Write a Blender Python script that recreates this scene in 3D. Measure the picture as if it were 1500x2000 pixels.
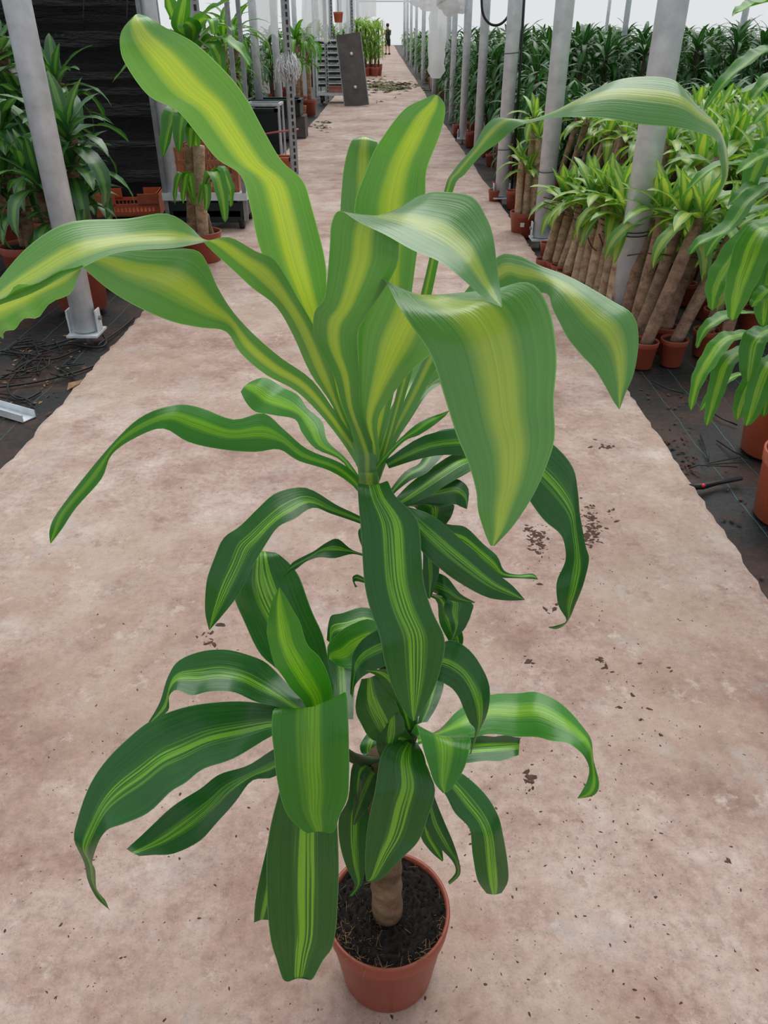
import bpy, math, random
from mathutils import Vector, Matrix
S = bpy.context.scene
for o in list(bpy.data.objects): bpy.data.objects.remove(o)
COL = S.collection
# ------------------------------------------------------------------ camera, world, light, exposure
F = 1502.0; H = 1.5; PITCH = math.atan(932 / F); VX = 757.0
cam = bpy.data.cameras.new('camera'); camo = bpy.data.objects.new('camera', cam); COL.objects.link(camo)
camo.location = (0, 0, H); camo.rotation_euler = (math.pi / 2 - PITCH, 0, 0)
cam.sensor_width = 36; cam.lens = 36 * F / 2000; cam.shift_x = -(VX - 750) / 2000; cam.clip_start = .02; cam.clip_end = 400
S.camera = camo
W = bpy.data.worlds.new('overcast'); S.world = W; W.use_nodes = True
bg = W.node_tree.nodes['Background']; bg.inputs[0].default_value = (.95, .98, 1.0, 1); bg.inputs[1].default_value = .58
sun = bpy.data.lights.new('diffuse_sun', 'SUN'); sun.energy = 2.05; sun.angle = math.radians(50); sun.color = (1, .98, .95)
so = bpy.data.objects.new('diffuse_sun', sun); COL.objects.link(so); so.rotation_euler = (math.radians(-30), math.radians(9), 0)
S.view_settings.view_transform = 'Standard'; S.view_settings.look = 'None'; S.view_settings.gamma = 1
S.view_settings.use_curve_mapping = False; S.view_settings.exposure = 0.0
# ------------------------------------------------------------------ geometry helpers
_c, _s = math.cos(PITCH), math.sin(PITCH)
def at(px, py, Y):
    x = (px - VX) / F; y = (1000 - py) / F
    t = Y / (_c + y * _s)
    return Vector((x * t, Y, H + (-_s + y * _c) * t))
def gnd(px, py, z=0.):
    x = (px - VX) / F; y = (1000 - py) / F
    t = (z - H) / (-_s + y * _c)
    return Vector((x * t, (_c + y * _s) * t, z))
def gz(Y): return max(0., Y - 18.) * .0085          # the far end of the house rises a little
class MB:
    def __init__(s): s.v = []; s.f = []; s.uv = {}
    def quad(s, a, b, c, d, uv=None):
        n = len(s.v); s.v += [Vector(a), Vector(b), Vector(c), Vector(d)]; s.f.append((n, n+1, n+2, n+3))
        if uv: s.uv[len(s.f)-1] = uv
    def box(s, c, size, rot=None):
        hx, hy, hz = [q / 2 for q in size]; n = len(s.v); c = Vector(c)
        for x in (-hx, hx):
            for y in (-hy, hy):
                for z in (-hz, hz):
                    p = Vector((x, y, z)); s.v.append(c + (rot @ p if rot else p))
        for q in ((0,1,3,2),(4,6,7,5),(0,4,5,1),(2,3,7,6),(0,2,6,4),(1,5,7,3)): s.f.append(tuple(n+i for i in q))
        return s
    def tube(s, pts, rad, n=8, cap=True):
        pts = [Vector(p) for p in pts]; m = len(pts)
        if not hasattr(rad, '__len__'): rad = [rad] * m
        b0 = len(s.v); ref = None
        for i, p in enumerate(pts):
            d = (pts[min(i+1, m-1)] - pts[max(i-1, 0)]).normalized()
            if ref is None: ref = d.orthogonal().normalized()
            ref = (ref - d * ref.dot(d)).normalized(); b = d.cross(ref)
            for k in range(n):
                a = 2*math.pi*k/n; s.v.append(p + (ref*math.cos(a) + b*math.sin(a)) * rad[i])
        for i in range(m-1):
            for k in range(n):
                k2 = (k+1) % n
                s.f.append((b0+i*n+k, b0+i*n+k2, b0+(i+1)*n+k2, b0+(i+1)*n+k))
        if cap:
            s.f.append(tuple(b0+k for k in reversed(range(n)))); s.f.append(tuple(b0+(m-1)*n+k for k in range(n)))
        return s
    def lathe(s, prof, n=24, c=(0,0,0)):
        b0 = len(s.v); c = Vector(c)
        for r, z in prof:
            for k in range(n):
                a = 2*math.pi*k/n; s.v.append(c + Vector((r*math.cos(a), r*math.sin(a), z)))
        for i in range(len(prof)-1):
            for k in range(n):
                k2 = (k+1) % n; s.f.append((b0+i*n+k, b0+i*n+k2, b0+(i+1)*n+k2, b0+(i+1)*n+k))
        return s
    def mesh(s, name, mat=None, smooth=True):
        me = bpy.data.meshes.new(name); me.from_pydata([tuple(v) for v in s.v], [], s.f)
        if s.uv:
            ul = me.uv_layers.new(name='UVMap')
            for pi, uvs in s.uv.items():
                for li, uv in zip(me.polygons[pi].loop_indices, uvs): ul.data[li].uv = uv
        if smooth: me.polygons.foreach_set('use_smooth', [True]*len(me.polygons))
        if mat: me.materials.append(mat)
        me.update(); return me
    def obj(s, name, mat, parent=None, smooth=True, loc=None):
        return link(name, s.mesh(name, mat, smooth), parent, loc)
def link(name, me, parent=None, loc=None, rot=None, scale=None):
    o = bpy.data.objects.new(name, me); COL.objects.link(o)
    if parent: o.parent = parent
    if loc is not None: o.location = loc
    if rot is not None: o.rotation_euler = rot
    if scale is not None: o.scale = (scale,)*3 if not hasattr(scale, '__len__') else scale
    return o
def tag(o, label, cat=None, group=None, kind=None):
    o['label'] = label
    if cat: o['category'] = cat
    if group: o['group'] = group
    if kind: o['kind'] = kind
    return o
def thing(name, label, cat, loc=(0,0,0), rz=0, group=None):
    o = link(name, None, None, loc, (0,0,rz)); o.empty_display_size = .05
    return tag(o, label, cat, group)
def struct(o, label=None):
    o['kind'] = 'structure'
    if label: o['label'] = label
    return o
def catmull(P, sub):
    out = []; n = len(P)
    for i in range(n-1):
        p0, p1, p2, p3 = P[max(i-1,0)], P[i], P[i+1], P[min(i+2,n-1)]
        for k in range(sub):
            t = k/sub; t2 = t*t; t3 = t2*t
            out.append(.5*((2*p1)+(p2-p0)*t+(2*p0-5*p1+4*p2-p3)*t2+(3*p1-p0-3*p2+p3)*t3))
    out.append(P[-1].copy()); return out
# ------------------------------------------------------------------ materials
def newmat(name):
    m = bpy.data.materials.new(name); m.use_nodes = True; nt = m.node_tree
    return m, nt, nt.nodes['Principled BSDF'], nt.nodes['Material Output']
def N(nt, t, **k):
    n = nt.nodes.new(t)
    for a, v in k.items():
        if a.startswith('i_'): n.inputs[int(a[2:]) if a[2:].isdigit() else a[2:]].default_value = v
        else: setattr(n, a, v)
    return n
def ramp(nt, fac, stops):
    r = nt.nodes.new('ShaderNodeValToRGB'); e = r.color_ramp.elements
    while len(e) < len(stops): e.new(.5)
    for el, (p, c) in zip(e, stops): el.position = p; el.color = (*c, 1)
    nt.links.new(fac, r.inputs[0]); return r
def mix(nt, fac, a, b, blend='MIX'):
    n = nt.nodes.new('ShaderNodeMix'); n.data_type = 'RGBA'; n.blend_type = blend
    for sock, v in ((n.inputs[0], fac), (n.inputs[6], a), (n.inputs[7], b)):
        if hasattr(v, 'is_linked'): nt.links.new(v, sock)
        elif hasattr(v, '__len__'): sock.default_value = (*v, 1) if len(v) == 3 else v
        else: sock.default_value = v
    return n.outputs[2]
def math_(nt, op, a, b=None, c=None, clamp=False):
    n = nt.nodes.new('ShaderNodeMath'); n.operation = op; n.use_clamp = clamp
    for i, v in enumerate((a, b, c)):
        if v is None: continue
        if hasattr(v, 'is_linked'): nt.links.new(v, n.inputs[i])
        else: n.inputs[i].default_value = v
    return n.outputs[0]
def noise(nt, vec, scale, detail=4, rough=.55):
    n = N(nt, 'ShaderNodeTexNoise'); n.inputs['Scale'].default_value = scale; n.inputs['Detail'].default_value = detail; n.inputs['Roughness'].default_value = rough
    if vec is not None: nt.links.new(vec, n.inputs['Vector'])
    return n.outputs['Fac']
def bump(nt, bsdf, height, strength, dist=.01):
    b = nt.nodes.new('ShaderNodeBump'); b.inputs['Strength'].default_value = strength; b.inputs['Distance'].default_value = dist
    nt.links.new(height, b.inputs['Height']); nt.links.new(b.outputs[0], bsdf.inputs['Normal'])
def simple(name, col, rough=.5, metal=0., var=.15, scale=8., bmp=0.):
    m, nt, b, out = newmat(name); tc = N(nt, 'ShaderNodeTexCoord')
    f = noise(nt, tc.outputs['Object'], scale)
    r = ramp(nt, f, [(.3, [q*(1-var) for q in col]), (.7, [min(1, q*(1+var)) for q in col])])
    nt.links.new(r.outputs[0], b.inputs['Base Color']); b.inputs['Roughness'].default_value = rough; b.inputs['Metallic'].default_value = metal
    if bmp: bump(nt, b, f, bmp)
    return m
def leafmat(name, dark, mid, band, bw=.17, streak=.5, rough=.34, trans=.22, spec=.6, soft=13., coat=.15, sheen=0.):
    """striped leaf: u runs across the blade, v along it; pale centre band broken into streaks"""
    m, nt, b, out = newmat(name)
    uv = N(nt, 'ShaderNodeUVMap'); sp = N(nt, 'ShaderNodeSeparateXYZ'); nt.links.new(uv.outputs[0], sp.inputs[0])
    oi = N(nt, 'ShaderNodeObjectInfo'); rnd = oi.outputs['Random']
    u = sp.outputs[0]; v = sp.outputs[1]
    cx = N(nt, 'ShaderNodeCombineXYZ')
    nt.links.new(math_(nt, 'MULTIPLY', u, 34.), cx.inputs[0]); nt.links.new(math_(nt, 'MULTIPLY', v, 1.6), cx.inputs[1])
    nt.links.new(math_(nt, 'MULTIPLY', rnd, 91.), cx.inputs[2])
    st = noise(nt, cx.outputs[0], 1., 2.)
    cx2 = N(nt, 'ShaderNodeCombineXYZ')
    nt.links.new(math_(nt, 'MULTIPLY', u, 9.), cx2.inputs[0]); nt.links.new(math_(nt, 'MULTIPLY', v, 1.1), cx2.inputs[1]); nt.links.new(math_(nt, 'MULTIPLY', rnd, 53.), cx2.inputs[2])
    wb = noise(nt, cx2.outputs[0], 1., 1.)
    d = math_(nt, 'ABSOLUTE', math_(nt, 'SUBTRACT', u, math_(nt, 'ADD', math_(nt, 'MULTIPLY', rnd, .08), .46)))
    wid = math_(nt, 'ADD', math_(nt, 'MULTIPLY', rnd, bw*.35), bw*.85)
    e = math_(nt, 'SUBTRACT', math_(nt, 'ADD', wid, math_(nt, 'MULTIPLY', math_(nt, 'SUBTRACT', wb, .5), .13)), d)
    inb = math_(nt, 'ADD', math_(nt, 'MULTIPLY', e, soft), .5, clamp=True)
    cut = math_(nt, 'MULTIPLY', math_(nt, 'SUBTRACT', st, .46), 9., clamp=True)
    inb = math_(nt, 'MULTIPLY', inb, math_(nt, 'SUBTRACT', 1., math_(nt, 'MULTIPLY', cut, streak)), clamp=True)
    base = mix(nt, st, dark, mid)
    col = mix(nt, inb, base, band)
    rib = math_(nt, 'MULTIPLY', math_(nt, 'SUBTRACT', .013, math_(nt, 'ABSOLUTE', math_(nt, 'SUBTRACT', u, .5))), 60., clamp=True)
    col = mix(nt, math_(nt, 'MULTIPLY', rib, .45), col, [min(1, q*1.25+.01) for q in band])
    rim = math_(nt, 'MULTIPLY', math_(nt, 'SUBTRACT', math_(nt, 'ABSOLUTE', math_(nt, 'SUBTRACT', u, .5)), .486), 120., clamp=True)
    col = mix(nt, math_(nt, 'MULTIPLY', rim, .6), col, [min(1, q*1.3+.10) for q in mid])
    hs = N(nt, 'ShaderNodeHueSaturation'); nt.links.new(col, hs.inputs['Color'])
    nt.links.new(math_(nt, 'ADD', math_(nt, 'MULTIPLY', rnd, .35), .82), hs.inputs['Value'])
    nt.links.new(math_(nt, 'ADD', math_(nt, 'MULTIPLY', rnd, -.014), .505), hs.inputs['Hue'])
    nt.links.new(hs.outputs[0], b.inputs['Base Color'])
    b.inputs['Roughness'].default_value = rough; b.inputs['Specular IOR Level'].default_value = spec
    b.inputs['Coat Weight'].default_value = coat; b.inputs['Coat Roughness'].default_value = .2; b.inputs['Sheen Weight'].default_value = sheen; b.inputs['Sheen Roughness'].default_value = .35; b.inputs['Sheen Tint'].default_value = (.93,1,.93,1); b.inputs['Coat IOR'].default_value = 1.55
    lump = noise(nt, N(nt, 'ShaderNodeTexCoord').outputs['Object'], 22., 2)
    bump(nt, b, math_(nt, 'ADD', math_(nt, 'MULTIPLY', st, .35), lump), .22, .01)
    tr = N(nt, 'ShaderNodeBsdfTranslucent'); nt.links.new(mix(nt, 1., hs.outputs[0], (1.5, 1.5, .8), 'MULTIPLY'), tr.inputs[0])
    ms = N(nt, 'ShaderNodeMixShader'); ms.inputs[0].default_value = trans
    nt.links.new(b.outputs[0], ms.inputs[1]); nt.links.new(tr.outputs[0], ms.inputs[2]); nt.links.new(ms.outputs[0], out.inputs[0])
    return m
M = {}
M['leaf_young'] = leafmat('leaf_young', (.075,.265,.055), (.15,.39,.09), (.42,.58,.075), .14, .18, .30, .32, .6, 7., .6, .45)
M['leaf_mature'] = leafmat('leaf_mature', (.008,.085,.014), (.026,.16,.025), (.17,.46,.03), .13, .95, .26, .18, .45, 14., .2)
M['leaf_bright'] = leafmat('leaf_bright', (.028,.20,.014), (.065,.31,.024), (.23,.54,.022), .15, .55, .28, .26, .45, 9., .25, .12)
M['leaf_field'] = leafmat('leaf_field', (.016,.085,.022), (.042,.16,.040), (.085,.24,.05), .14, .6, .28, .15, .4, 13., 0.)
M['leaf_light'] = leafmat('leaf_light', (.09,.28,.045), (.17,.41,.07), (.46,.60,.10), .20, .4, .33, .30)
M['leaf_side'] = leafmat('leaf_side', (.040,.20,.020), (.085,.32,.036), (.28,.54,.05), .14, .7, .30, .28, .4, 13., .1)
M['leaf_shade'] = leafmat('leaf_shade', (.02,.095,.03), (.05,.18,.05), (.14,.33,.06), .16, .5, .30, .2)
M['terracotta'] = simple('terracotta_plastic', (.31,.066,.036), .42, 0, .12, 6)
M['terracotta_bright'] = simple('terracotta_plastic_bright', (.46,.10,.045), .4, 0, .1, 6)
M['red_plastic'] = simple('orange_red_plastic', (.50,.12,.055), .4, 0, .12, 9)
M['brown_crate'] = simple('brown_orange_plastic', (.36,.13,.06), .5, 0, .15, 9)
M['steel'] = simple('galvanised_steel', (.68,.73,.78), .38, .1, .16, 11)
M['steel_mid'] = simple('dull_steel', (.36,.385,.40), .45, .3, .25, 14)
M['steel_dark'] = simple('weathered_steel', (.27,.29,.31), .5, .4, .25, 14)
M['white_plastic'] = simple('white_plastic', (.80,.81,.82), .35, 0, .06, 5)
M['black_rubber'] = simple('black_rubber', (.012,.013,.014), .5, 0, .3, 20)
M['dark_green'] = simple('dark_green_plastic', (.008,.02,.02), .45, 0, .3, 8)
M['board'] = simple('dark_weathered_board', (.085,.072,.07), .6, .0, .3, 5)
M['rust_wire'] = simple('rusty_wire', (.10,.035,.02), .7, .3, .3, 30)
M['wire_dark'] = simple('dark_wire', (.05,.05,.055), .5, .5, .2, 30)
M['pink_strap'] = simple('pink_strap', (.65,.16,.18), .5)
M['red'] = simple('red_plastic', (.65,.02,.05), .4)
M['tag'] = simple('white_tag', (.78,.76,.70), .5, 0, .05)
M['dry'] = simple('dry_leaf', (.30,.17,.08), .7, 0, .4, 20)
M['dry_green'] = simple('wilted_leaf', (.13,.13,.05), .7, 0, .4, 20)
M['skin'] = simple('skin', (.52,.30,.22), .5, 0, .05); M['black_cloth'] = simple('black_cloth', (.012,.013,.015), .8); M['hair'] = simple('dark_hair', (.03,.02,.015), .6)
M['pink_paint'] = simple('faded_red_paint', (.50,.20,.17), .5)
def m_bark(name, a, b_, c_):
    m, nt, b, out = newmat(name); tc = N(nt, 'ShaderNodeTexCoord'); mp = N(nt, 'ShaderNodeMapping'); mp.inputs['Scale'].default_value = (9,9,15)
    oi = N(nt, 'ShaderNodeObjectInfo'); ad = N(nt, 'ShaderNodeVectorMath'); ad.operation = 'ADD'
    nt.links.new(tc.outputs['Object'], ad.inputs[0]); nt.links.new(oi.outputs['Random'], ad.inputs[1]); nt.links.new(ad.outputs[0], mp.inputs[0])
    f = noise(nt, mp.outputs[0], 1.6, 6, .65); f2 = noise(nt, tc.outputs['Object'], 75, 8, .75)
    r = ramp(nt, f, [(.30, a), (.5, b_), (.72, c_)])
    hs = N(nt, 'ShaderNodeHueSaturation'); nt.links.new(mix(nt, .75, r.outputs[0], f2, 'OVERLAY'), hs.inputs['Color'])
    nt.links.new(math_(nt, 'ADD', math_(nt, 'MULTIPLY', oi.outputs['Random'], .5), .75), hs.inputs['Value'])
    nt.links.new(hs.outputs[0], b.inputs['Base Color']); b.inputs['Roughness'].default_value = .8; bump(nt, b, math_(nt, 'ADD', f, f2), .9, .010); return m
M['bark'] = m_bark('dracaena_bark', (.10,.055,.03), (.30,.18,.105), (.50,.33,.20))
M['bark_tan'] = m_bark('tan_bark', (.27,.16,.10), (.53,.36,.235), (.70,.53,.38))
M['bark_dark'] = m_bark('brown_bark', (.13,.075,.05), (.32,.195,.13), (.46,.31,.22))
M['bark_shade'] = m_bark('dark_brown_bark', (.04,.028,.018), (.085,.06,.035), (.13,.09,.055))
M['stem'] = simple('woody_stem', (.045,.07,.025), .6, 0, .4, 25); M['stem_green'] = simple('pale_green_stem', (.17,.33,.07), .45, 0, .3, 25)
def m_soil():
    m, nt, b, out = newmat('dark_soil'); tc = N(nt, 'ShaderNodeTexCoord'); f = noise(nt, tc.outputs['Object'], 120, 8, .7)
    r = ramp(nt, f, [(.35, (.004,.003,.003)), (.55, (.018,.012,.009)), (.75, (.07,.045,.03))])
    nt.links.new(r.outputs[0], b.inputs['Base Color']); b.inputs['Roughness'].default_value = .95; bump(nt, b, f, 1., .01); return m
M['soil'] = m_soil()
M['brown_soil'] = simple('brown_soil', (.085,.042,.03), .95, 0, .5, 60)
def m_path():
    m, nt, b, out = newmat('pink_concrete'); tc = N(nt, 'ShaderNodeTexCoord'); g = tc.outputs['Object']
    mp = N(nt, 'ShaderNodeMapping'); mp.inputs['Scale'].default_value = (1,1.0,1); nt.links.new(g, mp.inputs[0]); g2 = mp.outputs[0]
    big = noise(nt, g2, 1.1, 6, .62); med = noise(nt, g, 5.5, 8, .68); fine = noise(nt, g, 38, 10, .78); fl = noise(nt, g, 150, 4, .6)
    r = ramp(nt, math_(nt, 'ADD', math_(nt, 'MULTIPLY', big, .55), math_(nt, 'MULTIPLY', med, .45)),
             [(.38, (.29,.175,.14)), (.46, (.42,.28,.235)), (.53, (.515,.38,.33)), (.63, (.66,.55,.49))])
    col = mix(nt, .55, r.outputs[0], ramp(nt, fine, [(.30, (.16,.15,.15)), (.5, (.5,.5,.5)), (.70, (.72,.72,.72))]).outputs[0], 'OVERLAY')
    tan = noise(nt, g, 1.7, 4, .6); col = mix(nt, math_(nt, 'MULTIPLY', ramp(nt, tan, [(.45, (0,0,0)), (.60, (1,1,1))]).outputs[0], .5), col, (.47,.345,.26))
    gr = noise(nt, g, 3.7, 6, .7); col = mix(nt, math_(nt, 'MULTIPLY', ramp(nt, gr, [(.56, (0,0,0)), (.66, (1,1,1))]).outputs[0], .5), col, (.50,.455,.43))
    sm = noise(nt, g, 6.5, 10, .78)
    col = mix(nt, math_(nt, 'MULTIPLY', ramp(nt, sm, [(.57, (0,0,0)), (.66, (1,1,1))]).outputs[0], .6), col, (.27,.145,.10))
    pale = noise(nt, g, 8.3, 9, .75); col = mix(nt, math_(nt, 'MULTIPLY', ramp(nt, pale, [(.58, (0,0,0)), (.67, (1,1,1))]).outputs[0], .6), col, (.72,.62,.56))
    sp1 = noise(nt, g, 95, 3, .6); col = mix(nt, math_(nt, 'MULTIPLY', ramp(nt, sp1, [(.66, (0,0,0)), (.70, (1,1,1))]).outputs[0], .6), col, (.17,.10,.075))
    sp2 = noise(nt, g, 210, 3, .6); col = mix(nt, math_(nt, 'MULTIPLY', ramp(nt, sp2, [(.62, (0,0,0)), (.68, (1,1,1))]).outputs[0], .5), col, (.25,.16,.125))
    col = mix(nt, math_(nt, 'MULTIPLY', ramp(nt, sp2, [(.30, (1,1,1)), (.37, (0,0,0))]).outputs[0], .35), col, (.78,.68,.62))
    nt.links.new(col, b.inputs['Base Color']); b.inputs['Roughness'].default_value = .72
    bump(nt, b, math_(nt, 'ADD', fine, math_(nt, 'ADD', math_(nt, 'MULTIPLY', med, .6), math_(nt, 'MULTIPLY', sp2, .4))), .5, .007); return m
M['path'] = m_path()
def m_fabric():
    m, nt, b, out = newmat('black_weed_fabric'); tc = N(nt, 'ShaderNodeTexCoord'); g = tc.outputs['Object']
    sx = N(nt, 'ShaderNodeSeparateXYZ'); nt.links.new(g, sx.inputs[0])
    wob = math_(nt, 'MULTIPLY', noise(nt, g, 1.5, 3), .05)
    x = math_(nt, 'ADD', sx.outputs[0], wob); y = math_(nt, 'ADD', sx.outputs[1], wob)
    def lines(c, per, w):
        fr = math_(nt, 'FRACT', math_(nt, 'MULTIPLY', c, 1/per)); return math_(nt, 'LESS_THAN', fr, w/per)
    lx = lines(x, .155, .0024); ly = lines(y, .30, .0028)
    dirt = noise(nt, g, 2.2, 8, .7); fine = noise(nt, g, 45, 6, .7)
    base = mix(nt, ramp(nt, fine, [(.3, (0,0,0)), (.7, (1,1,1))]).outputs[0], (.010,.011,.012), (.034,.035,.037))
    base = mix(nt, lx, base, (.05,.22,.20)); base = mix(nt, math_(nt, 'MULTIPLY', ly, .35), base, (.12,.13,.13))
    dm = math_(nt, 'MULTIPLY', ramp(nt, dirt, [(.46, (0,0,0)), (.62, (1,1,1))]).outputs[0], .85)
    col = mix(nt, dm, base, mix(nt, fine, (.035,.018,.014), (.12,.06,.045)))
    nt.links.new(col, b.inputs['Base Color']); b.inputs['Roughness'].default_value = .55; b.inputs['Specular IOR Level'].default_value = .3
    bump(nt, b, math_(nt, 'ADD', fine, math_(nt, 'MULTIPLY', dirt, 2.)), .3, .01); return m
M['fabric'] = m_fabric()
def m_sheet():
    m, nt, b, out = newmat('black_plastic_film'); tc = N(nt, 'ShaderNodeTexCoord'); g = tc.outputs['Object']
    mp = N(nt, 'ShaderNodeMapping'); mp.inputs['Scale'].default_value = (1.2,1,7); mp.inputs['Rotation'].default_value = (0,.25,0); nt.links.new(g, mp.inputs[0])
    f = noise(nt, mp.outputs[0], 4., 6, .6)
    b.inputs['Base Color'].default_value = (.016,.017,.019,1); b.inputs['Roughness'].default_value = .24; b.inputs['Specular IOR Level'].default_value = 1.
    bump(nt, b, f, 1., .22); return m
M['sheet'] = m_sheet()
def m_white_film():
    m, nt, b, out = newmat('white_film'); b.inputs['Base Color'].default_value = (.86,.87,.88,1); b.inputs['Roughness'].default_value = .4
    tr = N(nt, 'ShaderNodeBsdfTranslucent'); tr.inputs[0].default_value = (.93,.94,.95,1); ms = N(nt, 'ShaderNodeMixShader'); ms.inputs[0].default_value = .6
    nt.links.new(b.outputs[0], ms.inputs[1]); nt.links.new(tr.outputs[0], ms.inputs[2])
    tp = N(nt, 'ShaderNodeBsdfTransparent'); m2 = N(nt, 'ShaderNodeMixShader'); m2.inputs[0].default_value = .35
    nt.links.new(ms.outputs[0], m2.inputs[1]); nt.links.new(tp.outputs[0], m2.inputs[2]); nt.links.new(m2.outputs[0], out.inputs[0]); return m
M['film'] = m_white_film()
def m_roof():
    m, nt, b, out = newmat('clear_roof_film'); tr = N(nt, 'ShaderNodeBsdfTranslucent'); tr.inputs[0].default_value = (.95,.96,.97,1)
    tp = N(nt, 'ShaderNodeBsdfTransparent'); m2 = N(nt, 'ShaderNodeMixShader'); m2.inputs[0].default_value = .5
    nt.links.new(tr.outputs[0], m2.inputs[1]); nt.links.new(tp.outputs[0], m2.inputs[2]); nt.links.new(m2.outputs[0], out.inputs[0]); return m
M['roof'] = m_roof()
# ------------------------------------------------------------------ setting: ground, path
R = random.Random(7)
LEFT = [(-3,-1.575),(9,-1.56),(21,-1.50),(40,-1.42),(62,-1.3),(92,-1.15)]
RIGHT = [(-3,1.205),(8,1.19),(16,1.14),(25,1.08),(40,.95),(62,.78),(92,.62)]
def edge(tab, Y):
    for (a, xa), (b, xb) in zip(tab, tab[1:]):
        if Y <= b: return xa + (xb-xa)*(Y-a)/(b-a)
    return tab[-1][1]
def ground_strip(name, xs, y0, y1, mat, z0, seed, amp, label):
    r = random.Random(seed); mb = MB(); ys = []; y = y0
    while y < y1: ys.append(y); y += .12 if y < 8 else (.5 if y < 20 else 3.)
    ys.append(y1); nx = len(xs(0)); b0 = 0
    for y in ys:
        for x in xs(y): mb.v.append(Vector((x, y, z0 + gz(y) + (r.uniform(-amp, amp) if y < 12 else 0))))
    for j in range(len(ys)-1):
        for i in range(nx-1): mb.f.append((j*nx+i, j*nx+i+1, (j+1)*nx+i+1, (j+1)*nx+i))
    return struct(mb.obj(name, mat), label)
floor_r = ground_strip('floor', lambda y: [edge(RIGHT, y)-.03, 1.3, 1.42, 1.55, 1.7, 1.85, 2.0, 2.2, 2.5, 3.2, 5, 9, 18, 80], -3, 93, M['fabric'], -.045, 3, .006, 'black weed-control fabric on the right of the path')
floor_l = ground_strip('floor', lambda y: [-80,-18,-9,-5,-3.4,-2.8,-2.5,-2.3,-2.1,-1.95,-1.8,-1.68, edge(LEFT, y)+.03], -3, 92, M['fabric'], -.035, 4, .006, 'black weed-control fabric on the left of the path')
path = struct(link('concrete_path', None), 'pinkish concrete path down the middle of the greenhouse')
joints = [-3, 5.62, 12.4, 20, 30, 45, 62, 92]
for a, b in zip(joints, joints[1:]):
    mb = MB(); y0, y1 = a+.003, b-.003; ys = []; y = y0
    while y < y1-.01: ys.append(y); y += .05 if y < 8 else (.3 if y < 20 else 2.)
    ys.append(y1); cols = None
    for y in ys:
        j = .012 if y < 10 else .02
        xl = edge(LEFT, y) + R.gauss(0, j*.45); xr = edge(RIGHT, y) + R.gauss(0, j*.4)
        z = gz(y)
        for x, zz in ((xl-.012, z-.12), (xl, z-.006), (xl+.02, z), (xr-.02, z), (xr, z-.006), (xr+.012, z-.12)): mb.v.append(Vector((x, y, zz)))
    for j in range(len(ys)-1):
        for i in range(5): mb.f.append((j*6+i, j*6+i+1, (j+1)*6+i+1, (j+1)*6+i))
    n = len(ys); mb.f.append((0,1,2,3,4,5)); mb.f.append(tuple((n-1)*6+i for i in (5,4,3,2,1,0)))
    mb.obj('slab', M['path'], path, smooth=False)
# ------------------------------------------------------------------ leaves
_ls = 0
def station_leaf(st, mat, parent, camber=.12, sub=4, across=6, name='leaf'):
    """a blade from its two margins: rows of (lx, ly, lY, rx, ry, rY) from base to tip"""
    Lp = [at(*q[:3]) for q in st]; Rp = [at(*q[3:6]) for q in st]
    L = catmull(Lp, sub); Rr = catmull(Rp, sub); n = len(L); mb = MB()
    mid = [(a+b)/2 for a, b in zip(L, Rr)]; nrm = []
    for i in range(n):
        t = mid[min(i+1, n-1)] - mid[max(i-1, 0)]; w = Rr[i]-L[i]
        nn = t.cross(w)
        nn = nn.normalized() if nn.length > 1e-9 else Vector((0,0,1))
        nrm.append(nn)
    global _ls; _ls += 1; rr = random.Random(_ls); f1, f2, p1, p2 = rr.uniform(14,26), rr.uniform(14,26), rr.uniform(0,6), rr.uniform(0,6)
    for i in range(n):
        w = (Rr[i]-L[i]).length; t = i/(n-1); rip = math.sin(math.pi*t)**.5*.038*w
        for k in range(across+1):
            s = k/across; q = 2*s-1
            h = rip*abs(q)**2*(math.sin(t*f1+p1) if q < 0 else math.sin(t*f2+p2))
            p = L[i].lerp(Rr[i], s) - nrm[i]*(camber*w*(1-abs(q)**1.4) + h)
            mb.v.append(p)
    W_ = across+1
    for i in range(n-1):
        for k in range(across):
            mb.f.append((i*W_+k, i*W_+k+1, (i+1)*W_+k+1, (i+1)*W_+k))
            u0, u1, v0, v1 = k/across, (k+1)/across, i/(n-1), (i+1)/(n-1)
            mb.uv[len(mb.f)-1] = ((u0,v0),(u1,v0),(u1,v1),(u0,v1))
    inv = parent.matrix_basis.inverted()
    for i, p in enumerate(mb.v): mb.v[i] = inv @ p
    return mb.obj(name, mat, parent)
def wprof(t): return min(1., .32 + 2.0*t) * max(0., 1 - t**3.0)**.75
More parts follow.
